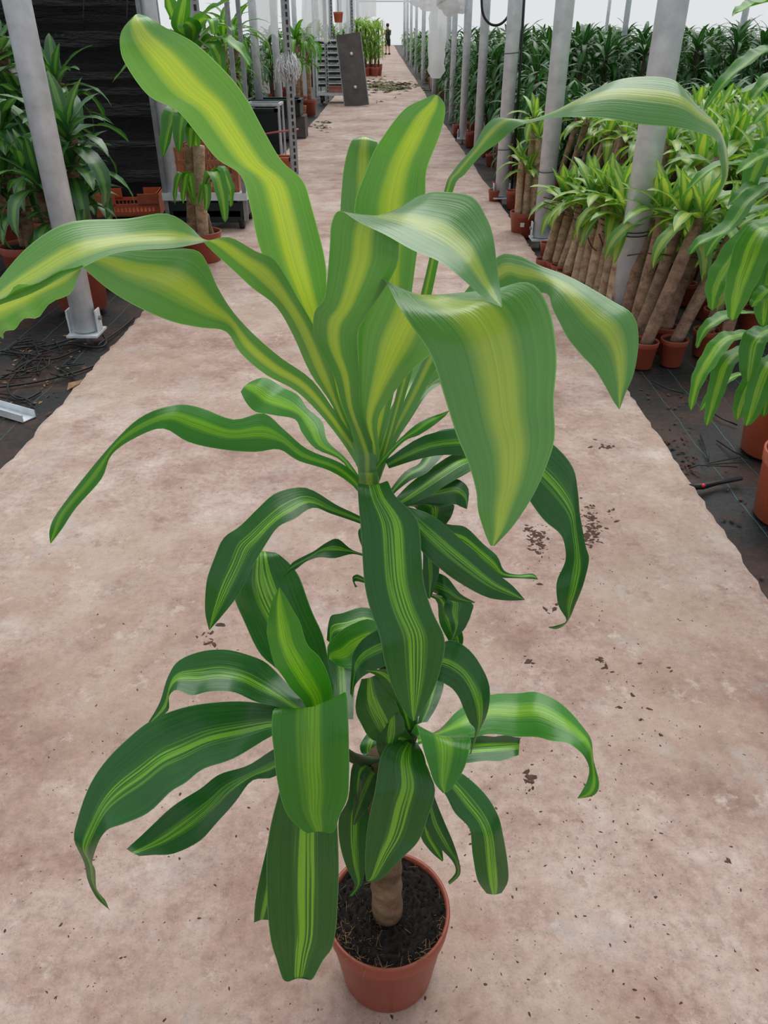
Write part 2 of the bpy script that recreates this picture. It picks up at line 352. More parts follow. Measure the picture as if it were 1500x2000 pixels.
def rib_leaf(pts, width, mat, parent, side=None, sub=5, camber=.16, name='leaf', roll=0.):
    """a blade along a mid-rib of world points"""
    P = catmull([Vector(p) for p in pts], sub); n = len(P); mb = MB(); inv = parent.matrix_basis.inverted(); ac = 4
    ref = None
    for i in range(n):
        d = (P[min(i+1,n-1)] - P[max(i-1,0)]).normalized()
        if ref is None:
            ref = d.cross(Vector((0,0,1)))
            ref = ref.normalized() if ref.length > .05 else Vector((1,0,0))
            if roll: ref = Matrix.Rotation(roll, 3, d) @ ref
        ref = (ref - d*ref.dot(d)).normalized(); up = ref.cross(d); w = width*wprof(i/(n-1)) + .0008
        wv = .05*width*math.sin(i*1.7)
        for k in range(ac+1):
            q = 2*k/ac-1; mb.v.append(inv @ (P[i] + ref*(q*w/2) + up*(camber*w*(abs(q)**1.3) + wv*q)))
    for i in range(n-1):
        for k in range(ac):
            a = i*(ac+1)+k; mb.f.append((a, a+1, a+ac+2, a+ac+1)); v0, v1 = i/(n-1), (i+1)/(n-1)
            mb.uv[len(mb.f)-1] = ((k/ac,v0),((k+1)/ac,v0),((k+1)/ac,v1),(k/ac,v1))
    return mb.obj(name, mat, parent)
def leaf_template(name, L, Wd, elev, droop, mat, seg=8, seed=0, fold=.2, into=None, xf=None):
    r = random.Random(seed); mb = into or MB(); b0 = len(mb.v); x = z = 0.; yy = 0.; bend = r.uniform(-.15, .15)
    ac = 2
    for i in range(seg+1):
        t = i/seg; a = elev - droop*t**1.25
        if i: x += math.cos(a)*L/seg; z += math.sin(a)*L/seg; yy += bend*L/seg*t
        w = Wd*wprof(t)/2 + .001; wv = math.sin(i*2.1+seed)*.10*w
        nx, nz = -math.sin(a), math.cos(a)
        for q in (-1, 0, 1):
            h = fold*w*abs(q) + wv*q; p = Vector((x+nx*h, yy+q*w, z+nz*h)); mb.v.append(xf @ p if xf else p)
    for i in range(seg):
        for k in range(ac):
            a = b0+i*3+k; mb.f.append((a, a+1, a+4, a+3)); v0, v1 = i/seg, (i+1)/seg
            mb.uv[len(mb.f)-1] = ((k/2,v0),((k+1)/2,v0),((k+1)/2,v1),(k/2,v1))
    if into is None: return mb.mesh(name, mat)
def template_set(mat, L, Wd, e0, e1, d0, d1, n=6, seg=8, seed=0):
    return [leaf_template('leaf', L*(.72+.28*(i/(n-1))**.6), Wd*(.8+.2*i/(n-1)), e0+(e1-e0)*i/(n-1), d0+(d1-d0)*i/(n-1), mat, seg, seed+i) for i in range(n)]
def head(parent, loc, tset, n, r, scale=1., az0=None):
    az = r.uniform(0, 6.28) if az0 is None else az0
    for i in range(n):
        k = min(len(tset)-1, int(i/n*len(tset))); az += 2.4 + r.uniform(-.35, .35)
        sc = scale*r.uniform(.85, 1.15)
        link('leaf', tset[k], parent, Vector(loc)+Vector((0,0,-.004*i*scale)), (r.uniform(-.15,.15), r.uniform(-.12,.12), az), sc)
def pot_mesh(rt, rb, h, mat, n=28, lip=.006, holes=False):
    t = .004
    prof = [(0.001,0),(rb-.006,0),(rb,.006),(rb+(rt-rb)*.80,h*.80),(rt-.002+lip*.2,h*.815),(rt,h*.84),(rt+lip*.4,h-.004),(rt+lip*.2,h),(rt-t,h),(rt-t-.002,h-.01),(rb+(rt-rb)*.7-t,h*.7)]
    return MB().lathe(prof, n).mesh('pot', mat)
def soil_mesh(r, z, seed, amp=.008, n=28, rings=10):
    q = random.Random(seed); mb = MB(); mb.v.append(Vector((0,0,z+amp)))
    for i in range(1, rings+1):
        for k in range(n): a = 2*math.pi*k/n; mb.v.append(Vector((r*i/rings*math.cos(a), r*i/rings*math.sin(a), z + q.uniform(-amp, amp) + amp*(1-i/rings))))
    for k in range(n): mb.f.append((0, 1+k, 1+(k+1)%n))
    for i in range(rings-1):
        for k in range(n): a = 1+i*n; mb.f.append((a+k, a+n+k, a+n+(k+1)%n, a+(k+1)%n))
    return mb.mesh('soil', M['soil'])
def cane_mb(p0, p1, r0, r1, seed, n=10, seg=12, bow=.01):
    q = random.Random(seed); p0, p1 = Vector(p0), Vector(p1); pts = []; rad = []
    ox, oy = q.uniform(-bow,bow), q.uniform(-bow,bow)
    for i in range(seg+1):
        t = i/seg; pts.append(p0.lerp(p1, t) + Vector((ox, oy, 0))*math.sin(math.pi*t)); rad.append((r0+(r1-r0)*t)*(1+q.uniform(-.05,.05)))
    return MB().tube(pts, rad, n)
# ------------------------------------------------------------------ the big plant in front
PB = gnd(757, 1888); PB.z = 0
plant = thing('potted_dracaena', 'large striped dracaena in a terracotta pot standing alone on the concrete path', 'plant', PB)
POT_H = .195
link('pot', pot_mesh(.108, .084, POT_H, M['terracotta'], 48, .006), plant)
sm = link('soil', soil_mesh(.1035, POT_H-.009, 5, .0055, 60, 26), plant)
q = random.Random(12); fib = MB()                       # loose roots and peat fibres on the soil and over the rim
for i in range(260):
    a = q.uniform(0, 6.28); near = i % 3 == 0; rr = .098*math.sqrt(q.random()) if not near else q.uniform(.092, .108)
    if not near: a = q.gauss(-2.4,.8)
    if near: a = q.choice([q.gauss(-2.1,.35), q.gauss(-.9,.25), q.uniform(0,6.28)])
    p = Vector((rr*math.cos(a), rr*math.sin(a), POT_H-.012 + (.012 if near else .004))); d = Vector((q.gauss(0,1), q.gauss(0,1), q.gauss(.1,.4))).normalized(); e = Vector((q.gauss(0,1), q.gauss(0,1), q.gauss(0,.5)))
    l = q.uniform(.006,.022); fib.tube([p, p+d*l*.5+e*.002, p+d*l+e*.003-Vector((0,0,.004 if near else 0))], [.0004,.0004,.0002], 3, False)
o = fib.obj('peat_fibre', M['dry'], sm); o['kind'] = 'stuff'
lump = MB()
for i in range(700):
    a = q.uniform(0, 6.28); rr = .100*math.sqrt(q.random()); sz = .0012+.0045*q.random()**2; p = Vector((rr*math.cos(a), rr*math.sin(a), POT_H-.008)); n0 = len(lump.v)
    for k in range(5): lump.v.append(p + Vector((sz*math.cos(k*1.257)*q.uniform(.6,1.5), sz*math.sin(k*1.257)*q.uniform(.6,1.3), -.001)))
    lump.v.append(p + Vector((0,0,sz*q.uniform(.6,1.2))))
    for k in range(5): lump.f.append((n0+k, n0+(k+1)%5, n0+5))
o = lump.obj('soil_crumb', M['soil'], sm, False); o['kind'] = 'stuff'
def loc_(v): return Vector(v) - PB
trunk_top = at(752, 1478, .80)
tk = cane_mb(loc_(at(757, 1782, .775)), loc_(trunk_top), .027, .026, 3, 18, 26, .004).obj('trunk', M['bark'], plant)
def stem(pts, rad, mt='stem'): MB().tube(catmull([loc_(at(*p)) for p in pts], 5), rad, 12).obj('stem', M[mt], plant)
stem([(757,1475,.80),(755,1350,.81),(748,1200,.81),(738,1060,.805)], [.0095]*16)
stem([(740,1085,.806),(733,1020,.804),(724,960,.802),(718,915,.80)], [.011]*8+[.012]*8, 'stem_green')
stem([(745,1490,.795),(690,1480,.785),(650,1445,.765),(625,1405,.75)], [.008]*16)
stem([(757,1490,.80),(785,1470,.80),(803,1445,.80),(808,1420,.80)], [.008]*16)
UP = [
 [(684,860,.80,712,850,.80),(628,735,.79,668,715,.79),(575,630,.78,640,590,.78),(512,500,.76,636,515,.76),(488,405,.745,608,405,.745),(470,345,.73,590,350,.73),(425,310,.72,550,310,.72),(385,258,.705,512,250,.705),(345,213,.69,478,190,.69),(290,188,.675,440,138,.675),(245,128,.66,385,85,.66),(234,90,.655,325,55,.655),(238,60,.655,292,34,.66),(258,34,.66,270,27,.67)],
 [(680,875,.80,700,865,.80),(650,795,.79,665,790,.79),(607,730,.775,650,727,.775),(573,655,.76,615,640,.76),(540,600,.745,583,585,.745),(495,565,.725,540,512,.725),(450,522,.70,500,490,.70),(405,480,.675,447,462,.675),(378,450,.665,400,474,.645),(325,420,.65,340,487,.61),(250,425,.63,230,491,.585),(140,430,.61,150,525,.565),(65,475,.59,62,575,.55),(0,545,.57,-30,610,.54),(-50,610,.56,-60,650,.54)],
 [(682,885,.80,700,868,.80),(637,823,.785,657,807,.79),(580,765,.77,610,743,.775),(520,732,.75,550,700,.755),(470,690,.735,500,657,.74),(443,648,.72,455,610,.735),(393,640,.70,427,563,.72),(333,627,.68,407,515,.71),(270,600,.665,377,487,.70),(215,567,.655,300,489,.685),(167,527,.65,233,488,.67),(140,505,.65,150,497,.65)],
 [(700,885,.79,735,885,.79),(690,850,.785,722,850,.785),(668,790,.775,704,800,.775),(650,727,.76,702,735,.76),(616,660,.74,699,690,.745),(614,610,.725,700,645,.73),(634,580,.715,725,600,.72),(643,490,.70,775,520,.70),(647,440,.69,780,455,.70),(663,411,.68,795,405,.715),(700,428,.66,830,385,.71),(750,452,.645,868,378,.70),(805,487,.63,922,383,.68),(858,513,.62,950,420,.665),(900,545,.61,965,462,.65),(945,583,.605,972,525,.635),(980,600,.60,981,598,.605)],
 [(715,880,.82,745,880,.82),(735,760,.85,775,740,.85),(730,620,.87,800,600,.87),(710,500,.88,815,490,.88),(692,407,.88,830,395,.88),(715,335,.875,833,335,.875),(735,288,.87,850,285,.87),(762,245,.86,862,255,.86),(792,212,.855,868,230,.855),(825,195,.85,869,205,.85),(848,184,.85,858,188,.85)],
 [(700,870,.82,725,870,.82),(690,700,.87,750,700,.87),(675,550,.90,770,540,.90),(665,440,.92,765,430,.92),(667,370,.93,755,360,.93),(675,310,.935,745,315,.935),(690,270,.94,735,273,.94),(702,290,.99,730,292,.99)],
 [(722,890,.79,742,890,.79),(705,820,.785,738,820,.785),(702,760,.775,768,770,.775),(700,700,.76,808,722,.765),(700,640,.745,845,690,.75),(722,585,.725,870,640,.735),(746,547,.70,880,575,.72),(775,590,.675,960,560,.70),(805,635,.655,1030,550,.67),(842,695,.635,1070,598,.645),(868,775,.62,1086,690,.625),(892,850,.61,1081,780,.615),(915,905,.60,1083,858,.60),(930,960,.595,1062,925,.595),(934,1000,.59,1035,980,.59),(948,1045,.59,1000,1030,.585),(958,1066,.59,966,1066,.585)],
 [(745,885,.81,755,890,.80),(800,760,.82,815,790,.81),(870,620,.83,890,660,.81),(960,510,.83,990,570,.80),(1005,498,.82,1030,574,.79),(1060,522,.80,1068,574,.775),(1110,540,.79,1078,595,.755),(1150,558,.775,1090,625,.745),(1195,585,.76,1108,662,.735),(1236,615,.745,1135,692,.725),(1246,665,.735,1160,718,.72),(1238,728,.72,1180,752,.71),(1222,768,.71,1196,780,.705),(1210,800,.70,1208,798,.70)],
 [(745,880,.80,758,885,.80),(790,700,.80,810,710,.80),(830,540,.78,850,545,.77),(866,376,.75,884,376,.74),(884,335,.745,908,340,.735),(925,287,.735,940,302,.725),(948,247,.73,972,279,.715),(975,230,.725,1008,251,.70),(1025,238,.71,1042,240,.69),(1075,220,.70,1085,232,.675),(1135,188,.69,1120,228,.66),(1200,160,.68,1185,228,.645),(1265,153,.67,1250,240,.635),(1320,160,.66,1320,249,.63),(1360,202,.655,1365,261,.63),(1399,240,.65,1396,273,.63),(1420,288,.65,1402,295,.635),(1421,345,.65,1410,345,.64),(1400,390,.65,1396,388,.645)],
 [(735,880,.81,755,880,.81),(762,800,.84,790,795,.84),(795,740,.88,835,755,.88),(830,690,.91,885,720,.90),(880,640,.93,940,690,.92),(950,620,.94,990,670,.93),(1010,640,.93,1015,660,.93)],
 [(745,885,.81,765,880,.81),(775,830,.84,800,822,.84),(805,780,.87,835,770,.87),(845,735,.9,880,745,.9),(900,720,.92,930,760,.92),(950,750,.92,955,765,.92)],
]
UP.append([(165,516,.567,158,530,.58),(120,530,.563,135,572,.60),(60,552,.55,85,606,.60),(20,570,.545,50,628,.60),(-20,590,.54,18,643,.60),(-25,620,.54,6,662,.6)])
UP2 = [  # upper crown, older and greener
 [(690,950,.80,698,930,.80),(645,920,.79,663,903,.80),(583,900,.78,600,877,.79),(545,878,.77,557,840,.79),(500,882,.75,515,808,.79),(433,877,.73,455,820,.76),(367,863,.71,390,795,.75),(318,838,.70,345,790,.73),(268,853,.69,283,810,.70),(218,888,.685,235,850,.69),(198,935,.68,172,922,.685),(150,990,.675,112,1000,.68),(122,1032,.67,97,1035,.67),(99,1062,.67,98,1060,.67)],
 [(672,905,.83,680,900,.83),(617,877,.87,640,862,.87),(590,845,.90,630,825,.91),(575,818,.93,600,797,.94),(535,812,.95,585,775,.97),(500,805,.97,555,757,1.0),(480,785,.98,520,738,1.01),(470,765,1.0,490,745,1.01)],
 [(712,940,.79,740,925,.79),(745,895,.78,755,897,.775),(778,860,.785,790,862,.78),(805,835,.79,818,850,.785),(832,818,.80,848,830,.79),(860,808,.8,868,814,.8),(876,802,.8,877,803,.8)],
]
MID = [
 [(758,962,.82,768,966,.82),(790,922,.85,800,940,.84),(820,903,.88,835,922,.86),(838,862,.93,872,886,.90),(860,840,.97,905,882,.93),(900,835,1.0,935,870,.95),(950,850,1.0,955,865,.98)],
 [(770,975,.82,785,990,.82),(800,945,.85,825,975,.84),(840,915,.89,868,950,.87),(880,890,.93,910,925,.9),(920,885,.96,940,910,.93),(955,890,.97,960,900,.96)],
 [(780,985,.83,795,990,.83),(820,955,.86,830,985,.85),(858,940,.89,866,990,.86),(890,935,.90,890,985,.87),(915,955,.89,900,990,.87),(912,995,.87,911,994,.87)],
 [(800,990,.83,820,985,.83),(818,1000,.86,885,985,.88),(825,1018,.87,880,1010,.88),(835,1042,.86,862,1037,.87),(846,1052,.86,850,1051,.86)],
 [(770,985,.79,780,1000,.78),(805,992,.775,800,1030,.755),(845,1007,.765,825,1078,.74),(885,1040,.76,862,1113,.735),(925,1075,.755,905,1143,.735),(965,1115,.75,950,1166,.735),(1000,1143,.75,988,1173,.74),(1025,1171,.745,1024,1172,.745)],
 [(780,1000,.82,780,1015,.82),(840,1010,.86,835,1040,.85),(875,1024,.89,868,1060,.87),(910,1030,.92,895,1080,.89),(945,1062,.94,920,1095,.91),(970,1085,.95,950,1120,.92),(984,1114,.95,978,1128,.94),(1010,1122,.97,1012,1130,.96),(1040,1120,.98,1040,1131,.97),(1051,1131,.98,1050,1132,.98)],
 [(752,900,.80,760,915,.80),(830,850,.81,850,890,.80),(930,835,.82,940,895,.80),(1020,835,.82,1000,930,.79),(1075,865,.81,1040,985,.77),(1118,912,.80,1066,1018,.76),(1131,960,.79,1091,1040,.755),(1133,1010,.78,1100,1061,.75),(1142,1064,.77,1103,1095,.745),(1152,1094,.765,1090,1130,.74),(1142,1136,.755,1088,1155,.735),(1123,1180,.75,1092,1185,.735),(1109,1214,.745,1106,1212,.74),(1090,1228,.74,1085,1222,.74),(1071,1226,.735,1072,1224,.735)],
 [(730,1010,.79,748,1010,.79),(715,960,.765,750,955,.765),(700,944,.74,757,941,.74),(700,975,.715,772,968,.715),(704,1030,.695,815,1015,.695),(708,1090,.68,823,1080,.68),(713,1145,.67,828,1140,.67),(724,1195,.66,845,1195,.66),(742,1245,.65,868,1245,.65),(752,1295,.645,864,1295,.645),(768,1348,.64,848,1345,.64),(792,1392,.64,822,1392,.64),(806,1408,.64,810,1408,.64)],
 [(725,1020,.80,720,1030,.80),(695,1004,.795,690,1018,.79),(655,985,.78,645,1003,.77),(598,952,.77,610,992,.745),(545,960,.76,575,1012,.72),(507,992,.74,545,1030,.71),(470,1025,.72,522,1058,.70),(437,1050,.705,507,1082,.69),(420,1090,.70,490,1115,.68),(403,1135,.69,468,1158,.675),(400,1190,.685,436,1200,.675),(408,1230,.68,410,1230,.68)],
 [(725,1085,.80,725,1092,.80),(690,1075,.80,690,1082,.80),(660,1053,.79,655,1090,.77),(637,1060,.78,622,1089,.765),(610,1078,.77,600,1096,.76),(575,1096,.765,578,1112,.76),(565,1108,.76,563,1120,.76),(550,1130,.76,551,1131,.76)],
 [(722,1135,.80,724,1142,.8),(698,1122,.79,695,1135,.79),(688,1130,.78,694,1140,.78),(694,1148,.785,699,1146,.785)],
 [(722,1025,.80,730,1020,.80),(700,1035,.775,715,1035,.775),(706,1066,.77,712,1066,.77),(722,1092,.77,725,1090,.77)],
 [(790,1110,.82,800,1130,.82),(845,1115,.82,850,1160,.82),(875,1130,.81,870,1170,.80),(900,1160,.8,890,1175,.8),(928,1176,.8,927,1178,.8)],
 [(800,1150,.82,815,1155,.82),(862,1165,.80,918,1175,.81),(868,1195,.79,919,1200,.80),(880,1220,.78,910,1225,.79),(882,1250,.78,886,1248,.78)],
 [(800,1160,.84,815,1160,.84),(850,1170,.84,870,1170,.84),(858,1215,.84,893,1210,.84),(875,1250,.84,905,1245,.84),(895,1275,.84,900,1270,.84)],
 [(780,1060,.82,790,1060,.82),(822,1060,.82,840,1065,.82),(826,1120,.81,858,1110,.81),(832,1160,.80,848,1150,.8),(838,1170,.8,840,1169,.8)],
]
LOW = [
 [(595,1420,.77,640,1420,.77),(590,1370,.78,652,1350,.78),(548,1315,.80,645,1310,.80),(512,1278,.82,630,1245,.81),(480,1220,.835,612,1195,.825),(458,1178,.845,590,1140,.835),(455,1140,.85,568,1105,.85),(475,1095,.86,545,1083,.86),(498,1078,.88,525,1078,.88)],
 [(610,1395,.76,600,1405,.75),(567,1340,.80,550,1385,.75),(530,1303,.82,505,1372,.755),(493,1283,.82,460,1352,.76),(447,1268,.82,410,1352,.76),(400,1272,.815,375,1357,.755),(350,1290,.80,345,1348,.76),(328,1320,.78,330,1362,.755),(313,1370,.76,328,1388,.75),(290,1410,.745,300,1410,.745)],
 [(600,1400,.745,590,1420,.735),(537,1378,.77,530,1437,.705),(467,1368,.79,455,1480,.70),(400,1374,.79,400,1502,.69),(340,1390,.78,365,1530,.68),(287,1413,.765,330,1548,.67),(245,1443,.75,285,1588,.66),(210,1480,.735,240,1610,.655),(180,1530,.715,212,1622,.65),(155,1595,.69,190,1650,.64),(143,1640,.67,178,1685,.635),(163,1685,.655,186,1700,.635),(172,1720,.65,190,1738,.635),(190,1755,.64,205,1757,.635),(215,1778,.63,213,1776,.63)],
 [(590,1440,.76,590,1465,.74),(530,1465,.77,538,1515,.725),(480,1497,.765,495,1525,.73),(425,1515,.76,462,1560,.715),(385,1543,.75,430,1602,.70),(335,1578,.735,390,1642,.69),(290,1618,.72,340,1667,.69),(262,1645,.71,295,1670,.69),(247,1658,.70,272,1672,.69)],
 [(605,1440,.74,640,1440,.74),(560,1500,.71,650,1500,.71),(543,1555,.69,657,1560,.69),(527,1620,.675,659,1620,.675),(520,1685,.665,662,1690,.665),(522,1765,.655,660,1755,.655),(530,1835,.65,653,1835,.65),(540,1877,.648,632,1875,.648),(552,1912,.645,612,1910,.645),(565,1917,.645,600,1913,.645)],
 [(600,1450,.75,620,1450,.75),(545,1560,.73,580,1560,.73),(520,1660,.72,560,1660,.72),(500,1750,.71,545,1740,.71),(496,1802,.705,525,1797,.705)],
 [(790,1420,.85,805,1420,.85),(770,1250,.92,800,1260,.90),(720,1187,.94,735,1230,.90),(670,1198,.92,690,1235,.89),(645,1205,.9,655,1250,.88),(638,1250,.88,650,1262,.87)],
 [(800,1420,.80,815,1425,.80),(800,1290,.80,800,1340,.79),(760,1230,.80,770,1300,.77),(715,1243,.79,725,1312,.765),(690,1275,.775,700,1330,.755),(686,1310,.765,692,1345,.755),(684,1355,.76,688,1365,.755)],
 [(795,1440,.79,808,1445,.785),(738,1450,.775,790,1420,.78),(708,1420,.77,777,1380,.775),(694,1380,.77,757,1345,.775),(706,1326,.775,735,1318,.78)],
 [(760,1500,.79,770,1490,.79),(740,1475,.775,775,1450,.77),(735,1440,.77,790,1425,.765),(748,1405,.775,785,1400,.77),(765,1385,.78,770,1383,.78)],
 [(740,1500,.79,760,1505,.79),(715,1500,.775,742,1530,.77),(700,1530,.77,728,1560,.765),(690,1570,.765,712,1590,.76),(688,1610,.765,692,1612,.765)],
 [(765,1500,.79,775,1510,.79),(800,1490,.785,790,1530,.78),(820,1530,.78,795,1570,.775),(825,1580,.78,805,1610,.775),(815,1640,.78,812,1638,.78)],
 [(793,1430,.80,812,1430,.80),(778,1385,.78,800,1385,.78),(750,1337,.765,792,1340,.765),(724,1314,.755,765,1310,.755),(708,1310,.75,720,1308,.75)],
 [(815,1420,.81,800,1425,.80),(830,1300,.82,815,1350,.80),(870,1252,.82,850,1330,.79),(908,1262,.81,878,1341,.78),(938,1298,.80,895,1360,.775),(957,1342,.79,905,1385,.77),(952,1390,.78,918,1412,.765),(934,1432,.77,928,1428,.765),(920,1472,.765,917,1473,.765)],
 [(830,1450,.83,830,1470,.82),(880,1442,.86,880,1488,.82),(950,1437,.88,950,1488,.82),(1000,1438,.88,1000,1480,.83),(1016,1442,.87,1013,1474,.84)],
 [(790,1440,.80,815,1450,.80),(765,1448,.77,825,1470,.77),(745,1475,.745,835,1500,.745),(733,1540,.72,850,1543,.72),(725,1575,.71,836,1592,.71),(717,1625,.70,818,1645,.70),(713,1673,.69,783,1677,.69),(714,1712,.685,745,1717,.685),(716,1722,.685,722,1722,.685)],
 [(730,1470,.81,745,1470,.81),(690,1490,.82,715,1490,.82),(680,1560,.80,712,1560,.80),(662,1598,.785,722,1590,.785),(663,1643,.775,720,1640,.775),(677,1695,.765,714,1690,.765),(693,1730,.755,708,1725,.755),(680,1752,.75,690,1750,.75)],
 [(840,1460,.81,830,1475,.80),(875,1500,.79,855,1530,.77),(905,1512,.78,872,1556,.755),(945,1548,.765,889,1588,.74),(970,1588,.75,912,1612,.73),(983,1630,.74,921,1635,.72),(991,1676,.73,924,1675,.715),(992,1718,.725,932,1718,.71),(980,1744,.72,950,1745,.715)],
 [(820,1470,.80,810,1475,.80),(840,1510,.79,825,1515,.79),(850,1560,.77,832,1580,.77),(868,1605,.76,830,1612,.755),(885,1645,.75,853,1649,.745),(897,1682,.745,882,1680,.74),(898,1709,.74,890,1703,.74),(878,1728,.735,875,1722,.735)],
 [(800,1480,.82,815,1480,.82),(825,1560,.82,840,1560,.82),(820,1625,.81,845,1620,.81),(838,1660,.805,862,1655,.805),(864,1683,.80,866,1680,.80)],
 [(815,1415,.84,835,1410,.84),(825,1370,.88,860,1365,.88),(840,1320,.92,868,1320,.92),(845,1280,.95,860,1280,.95)],
 [(650,1410,.78,690,1405,.78),(645,1340,.84,692,1340,.84),(640,1290,.88,688,1290,.88),(650,1250,.9,680,1250,.9)],
 [(750,1490,.80,760,1490,.80),(710,1475,.82,735,1480,.82),(705,1450,.84,742,1450,.84),(735,1415,.88,760,1420,.88),(775,1400,.9,780,1402,.9)],
 [(745,1480,.80,755,1490,.80),(700,1490,.78,712,1515,.77),(690,1540,.77,705,1550,.765),(694,1580,.765,698,1582,.765)],
]
BRI = [
 [(605,1410,.75,640,1410,.75),(590,1368,.745,650,1358,.745),(560,1335,.735,640,1315,.735),(538,1298,.73,620,1280,.725),(524,1255,.725,598,1252,.72),(522,1220,.72,584,1213,.715),(530,1178,.72,564,1175,.715),(545,1148,.715,546,1147,.715)],
 [(615,1405,.75,650,1395,.75),(565,1393,.725,668,1362,.725),(537,1384,.70,675,1351,.70),(532,1425,.675,681,1410,.675),(535,1470,.66,682,1470,.66),(538,1510,.65,682,1515,.65),(547,1550,.645,679,1555,.645),(562,1590,.64,664,1593,.64),(585,1618,.64,655,1620,.64),(600,1628,.64,645,1628,.64)],
 [(790,1430,.82,800,1430,.82),(765,1260,.86,790,1290,.84),(727,1212,.86,745,1270,.82),(685,1220,.84,705,1290,.80),(655,1242,.82,690,1307,.79),(640,1263,.80,660,1300,.79),(640,1285,.79,650,1292,.79)],
 [(815,1440,.82,815,1455,.81),(858,1425,.86,870,1440,.83),(899,1385,.91,920,1439,.85),(959,1356,.94,955,1434,.86),(1010,1352,.94,1005,1440,.86),(1050,1352,.93,1050,1438,.85),(1095,1376,.91,1080,1448,.84),(1135,1416,.88,1112,1455,.83),(1156,1445,.85,1138,1472,.82),(1160,1485,.83,1150,1498,.815),(1170,1530,.81,1147,1523,.81),(1160,1553,.80,1138,1543,.80),(1128,1560,.795,1128,1558,.795)],
 [(800,1435,.80,830,1440,.80),(810,1420,.765,880,1437,.77),(816,1417,.74,917,1442,.74),(826,1462,.715,917,1465,.715),(837,1495,.70,903,1508,.70),(848,1528,.69,885,1536,.69),(865,1549,.685,873,1548,.685)],
]
for grp, mt in ((UP, 'leaf_young'), (UP2, 'leaf_bright'), (MID, 'leaf_mature'), (LOW, 'leaf_mature'), (BRI, 'leaf_bright')):
    for st in grp:
        if grp is UP and st is not UP[-1]:
            fr = UP.index(st) in (0,1,2,3,6); st = [((704,975,.785,738,972,.785) if fr else (712,955,.815,736,955,.815))] + ([(702,925,.78,736,920,.78)] if fr else []) + st
        if grp is UP2: st = [(714,985,.79,732,975,.79)] + st
        if grp is MID and MID.index(st) < 4: st = [(730,1005,.80,742,1000,.80)] + st
        station_leaf(st, M[mt], plant, .10)
# ------------------------------------------------------------------ galvanised posts along both sides
def post(px, py, r, h, label, foot=True, wire=None, lean=0., group=None):
    b = gnd(px, py); b.z = gz(b.y)
    t = thing('steel_post', label, 'post', b, 0, group)
    MB().tube([(0,0,.05),(lean,0,h)], r, 20 if r*700/b.y > 4 else 10).obj('pole', M['steel'], t)
    if foot:
        mb = MB(); s = r+.012
        mb.box((0,0,.035), (2*s+.02, 2*s+.02, .012)); mb.box((-s-.004,0,.10), (.008, .07, .14)); mb.box((s+.004,0,.10), (.008, .07, .14))
        mb.obj('foot_bracket', M['steel'], t, smooth=False)
        for sx in (-1,1): MB().tube([(sx*(s+.006),0,.12),(sx*(s+.022),0,.12)], .014, 6).obj('bolt', M['steel_dark'], t, smooth=False)
        MB().tube([(0,0,-.05),(0,0,.04)], .012, 8).obj('anchor_rod', M['steel_dark'], t)
    for z in wire or ():
        mb = MB(); P = [Vector(((r+.004)*math.cos(a), (r+.004)*math.sin(a), z+.006*math.sin(a*1.3))) for a in [k*2*math.pi/16 for k in range(17)]]
        mb.tube(P, .0035, 4, False); mb.obj('tie_wire', M['wire_dark'], t)
    return t
post(172, 660, .066, 3.6, 'thick galvanised post nearest on the left, rust flecked near its bracketed foot')
post(350, 445, .062, 3.6, 'grey post on the left beside the plant with two thick canes', False)
post(1213, 628, .078, 3.6, 'thickest galvanised post on the right, standing among the leaning canes', True, (.52,.54))
post(1056, 474, .07, 3.6, 'galvanised post on the right with wire tie and bracket beside small terracotta pot', True, (.56,))
post(978, 392, .068, 3.6, 'galvanised post on the right with dark cable running down its side', True, (.5,1.35))
post(932, 312, .062, 3.6, 'grey post on the right behind a loop of black cable', False)
post(903, 275, .062, 3.6, 'grey post on the right just before the white wrapped post', True)
for i, (px, py) in enumerate([(512,268),(549,250)]): post(px, py, .066, 3.6, ['left of two grey posts beside the hanging white sheet','grey post on the left behind the black tray, right of a pair'][i], False)
for i in range(14):
    Y = 17.5 + i*3.1
    for sd in (-1, 1):
        X = (edge(LEFT, Y)-.42-(i%2)*.18) if sd < 0 else (edge(RIGHT, Y)+.16+(i%2)*.12)
        t = thing('steel_post', 'distant thin grey post in the row lining the %s of the path' % ('left' if sd < 0 else 'right'), 'post', (X, Y, gz(Y)), 0, 'distant posts on the %s' % ('left' if sd < 0 else 'right'))
        MB().tube([(0,0,0),(0,0,3.7)], .055, 10).obj('pole', M['steel'], t)
for i in range(16):                                      # posts standing in the field on the right
    X = 3.4 + (i%8)*1.9; Y = 13 + (i//8)*9 + (i%3)*.6
    t = thing('steel_post', 'slim grey post rising out of the dark green field of plants', 'post', (X, Y, gz(Y)), 0, 'posts in the field'); MB().tube([(0,0,0),(0,0,3.7)], .04, 8).obj('pole', M['steel'], t)
# roof frames
for i in range(10):
    Y = 22 + i*7
    o = MB().box((-.25, Y, 3.55+gz(Y)), (5.2, .07, .09)).obj('trim_%d' % (i+1), M['steel'], None, False); struct(o, 'steel cross beam under the greenhouse roof')
mb = MB(); mb.box((0, 93, 2.2+.6), (160, .1, 4.4)); struct(mb.obj('wall_back', M['roof'], None, False), 'white film end wall of the greenhouse')
# white roof film over the house: two long pitched bays seen edge-on far away
mb = MB()
for k in range(-11, 12):
    x0 = -3.6 + k*6.8
    mb.quad((x0,12,3.9),(x0+3.4,12,5.2),(x0+3.4,93,5.8),(x0,93,4.5)); mb.quad((x0+3.4,12,5.2),(x0+6.8,12,3.9),(x0+6.8,93,4.5),(x0+3.4,93,5.8))
struct(mb.obj('ceiling', M['roof'], None, False), 'white plastic film roof of the greenhouse')
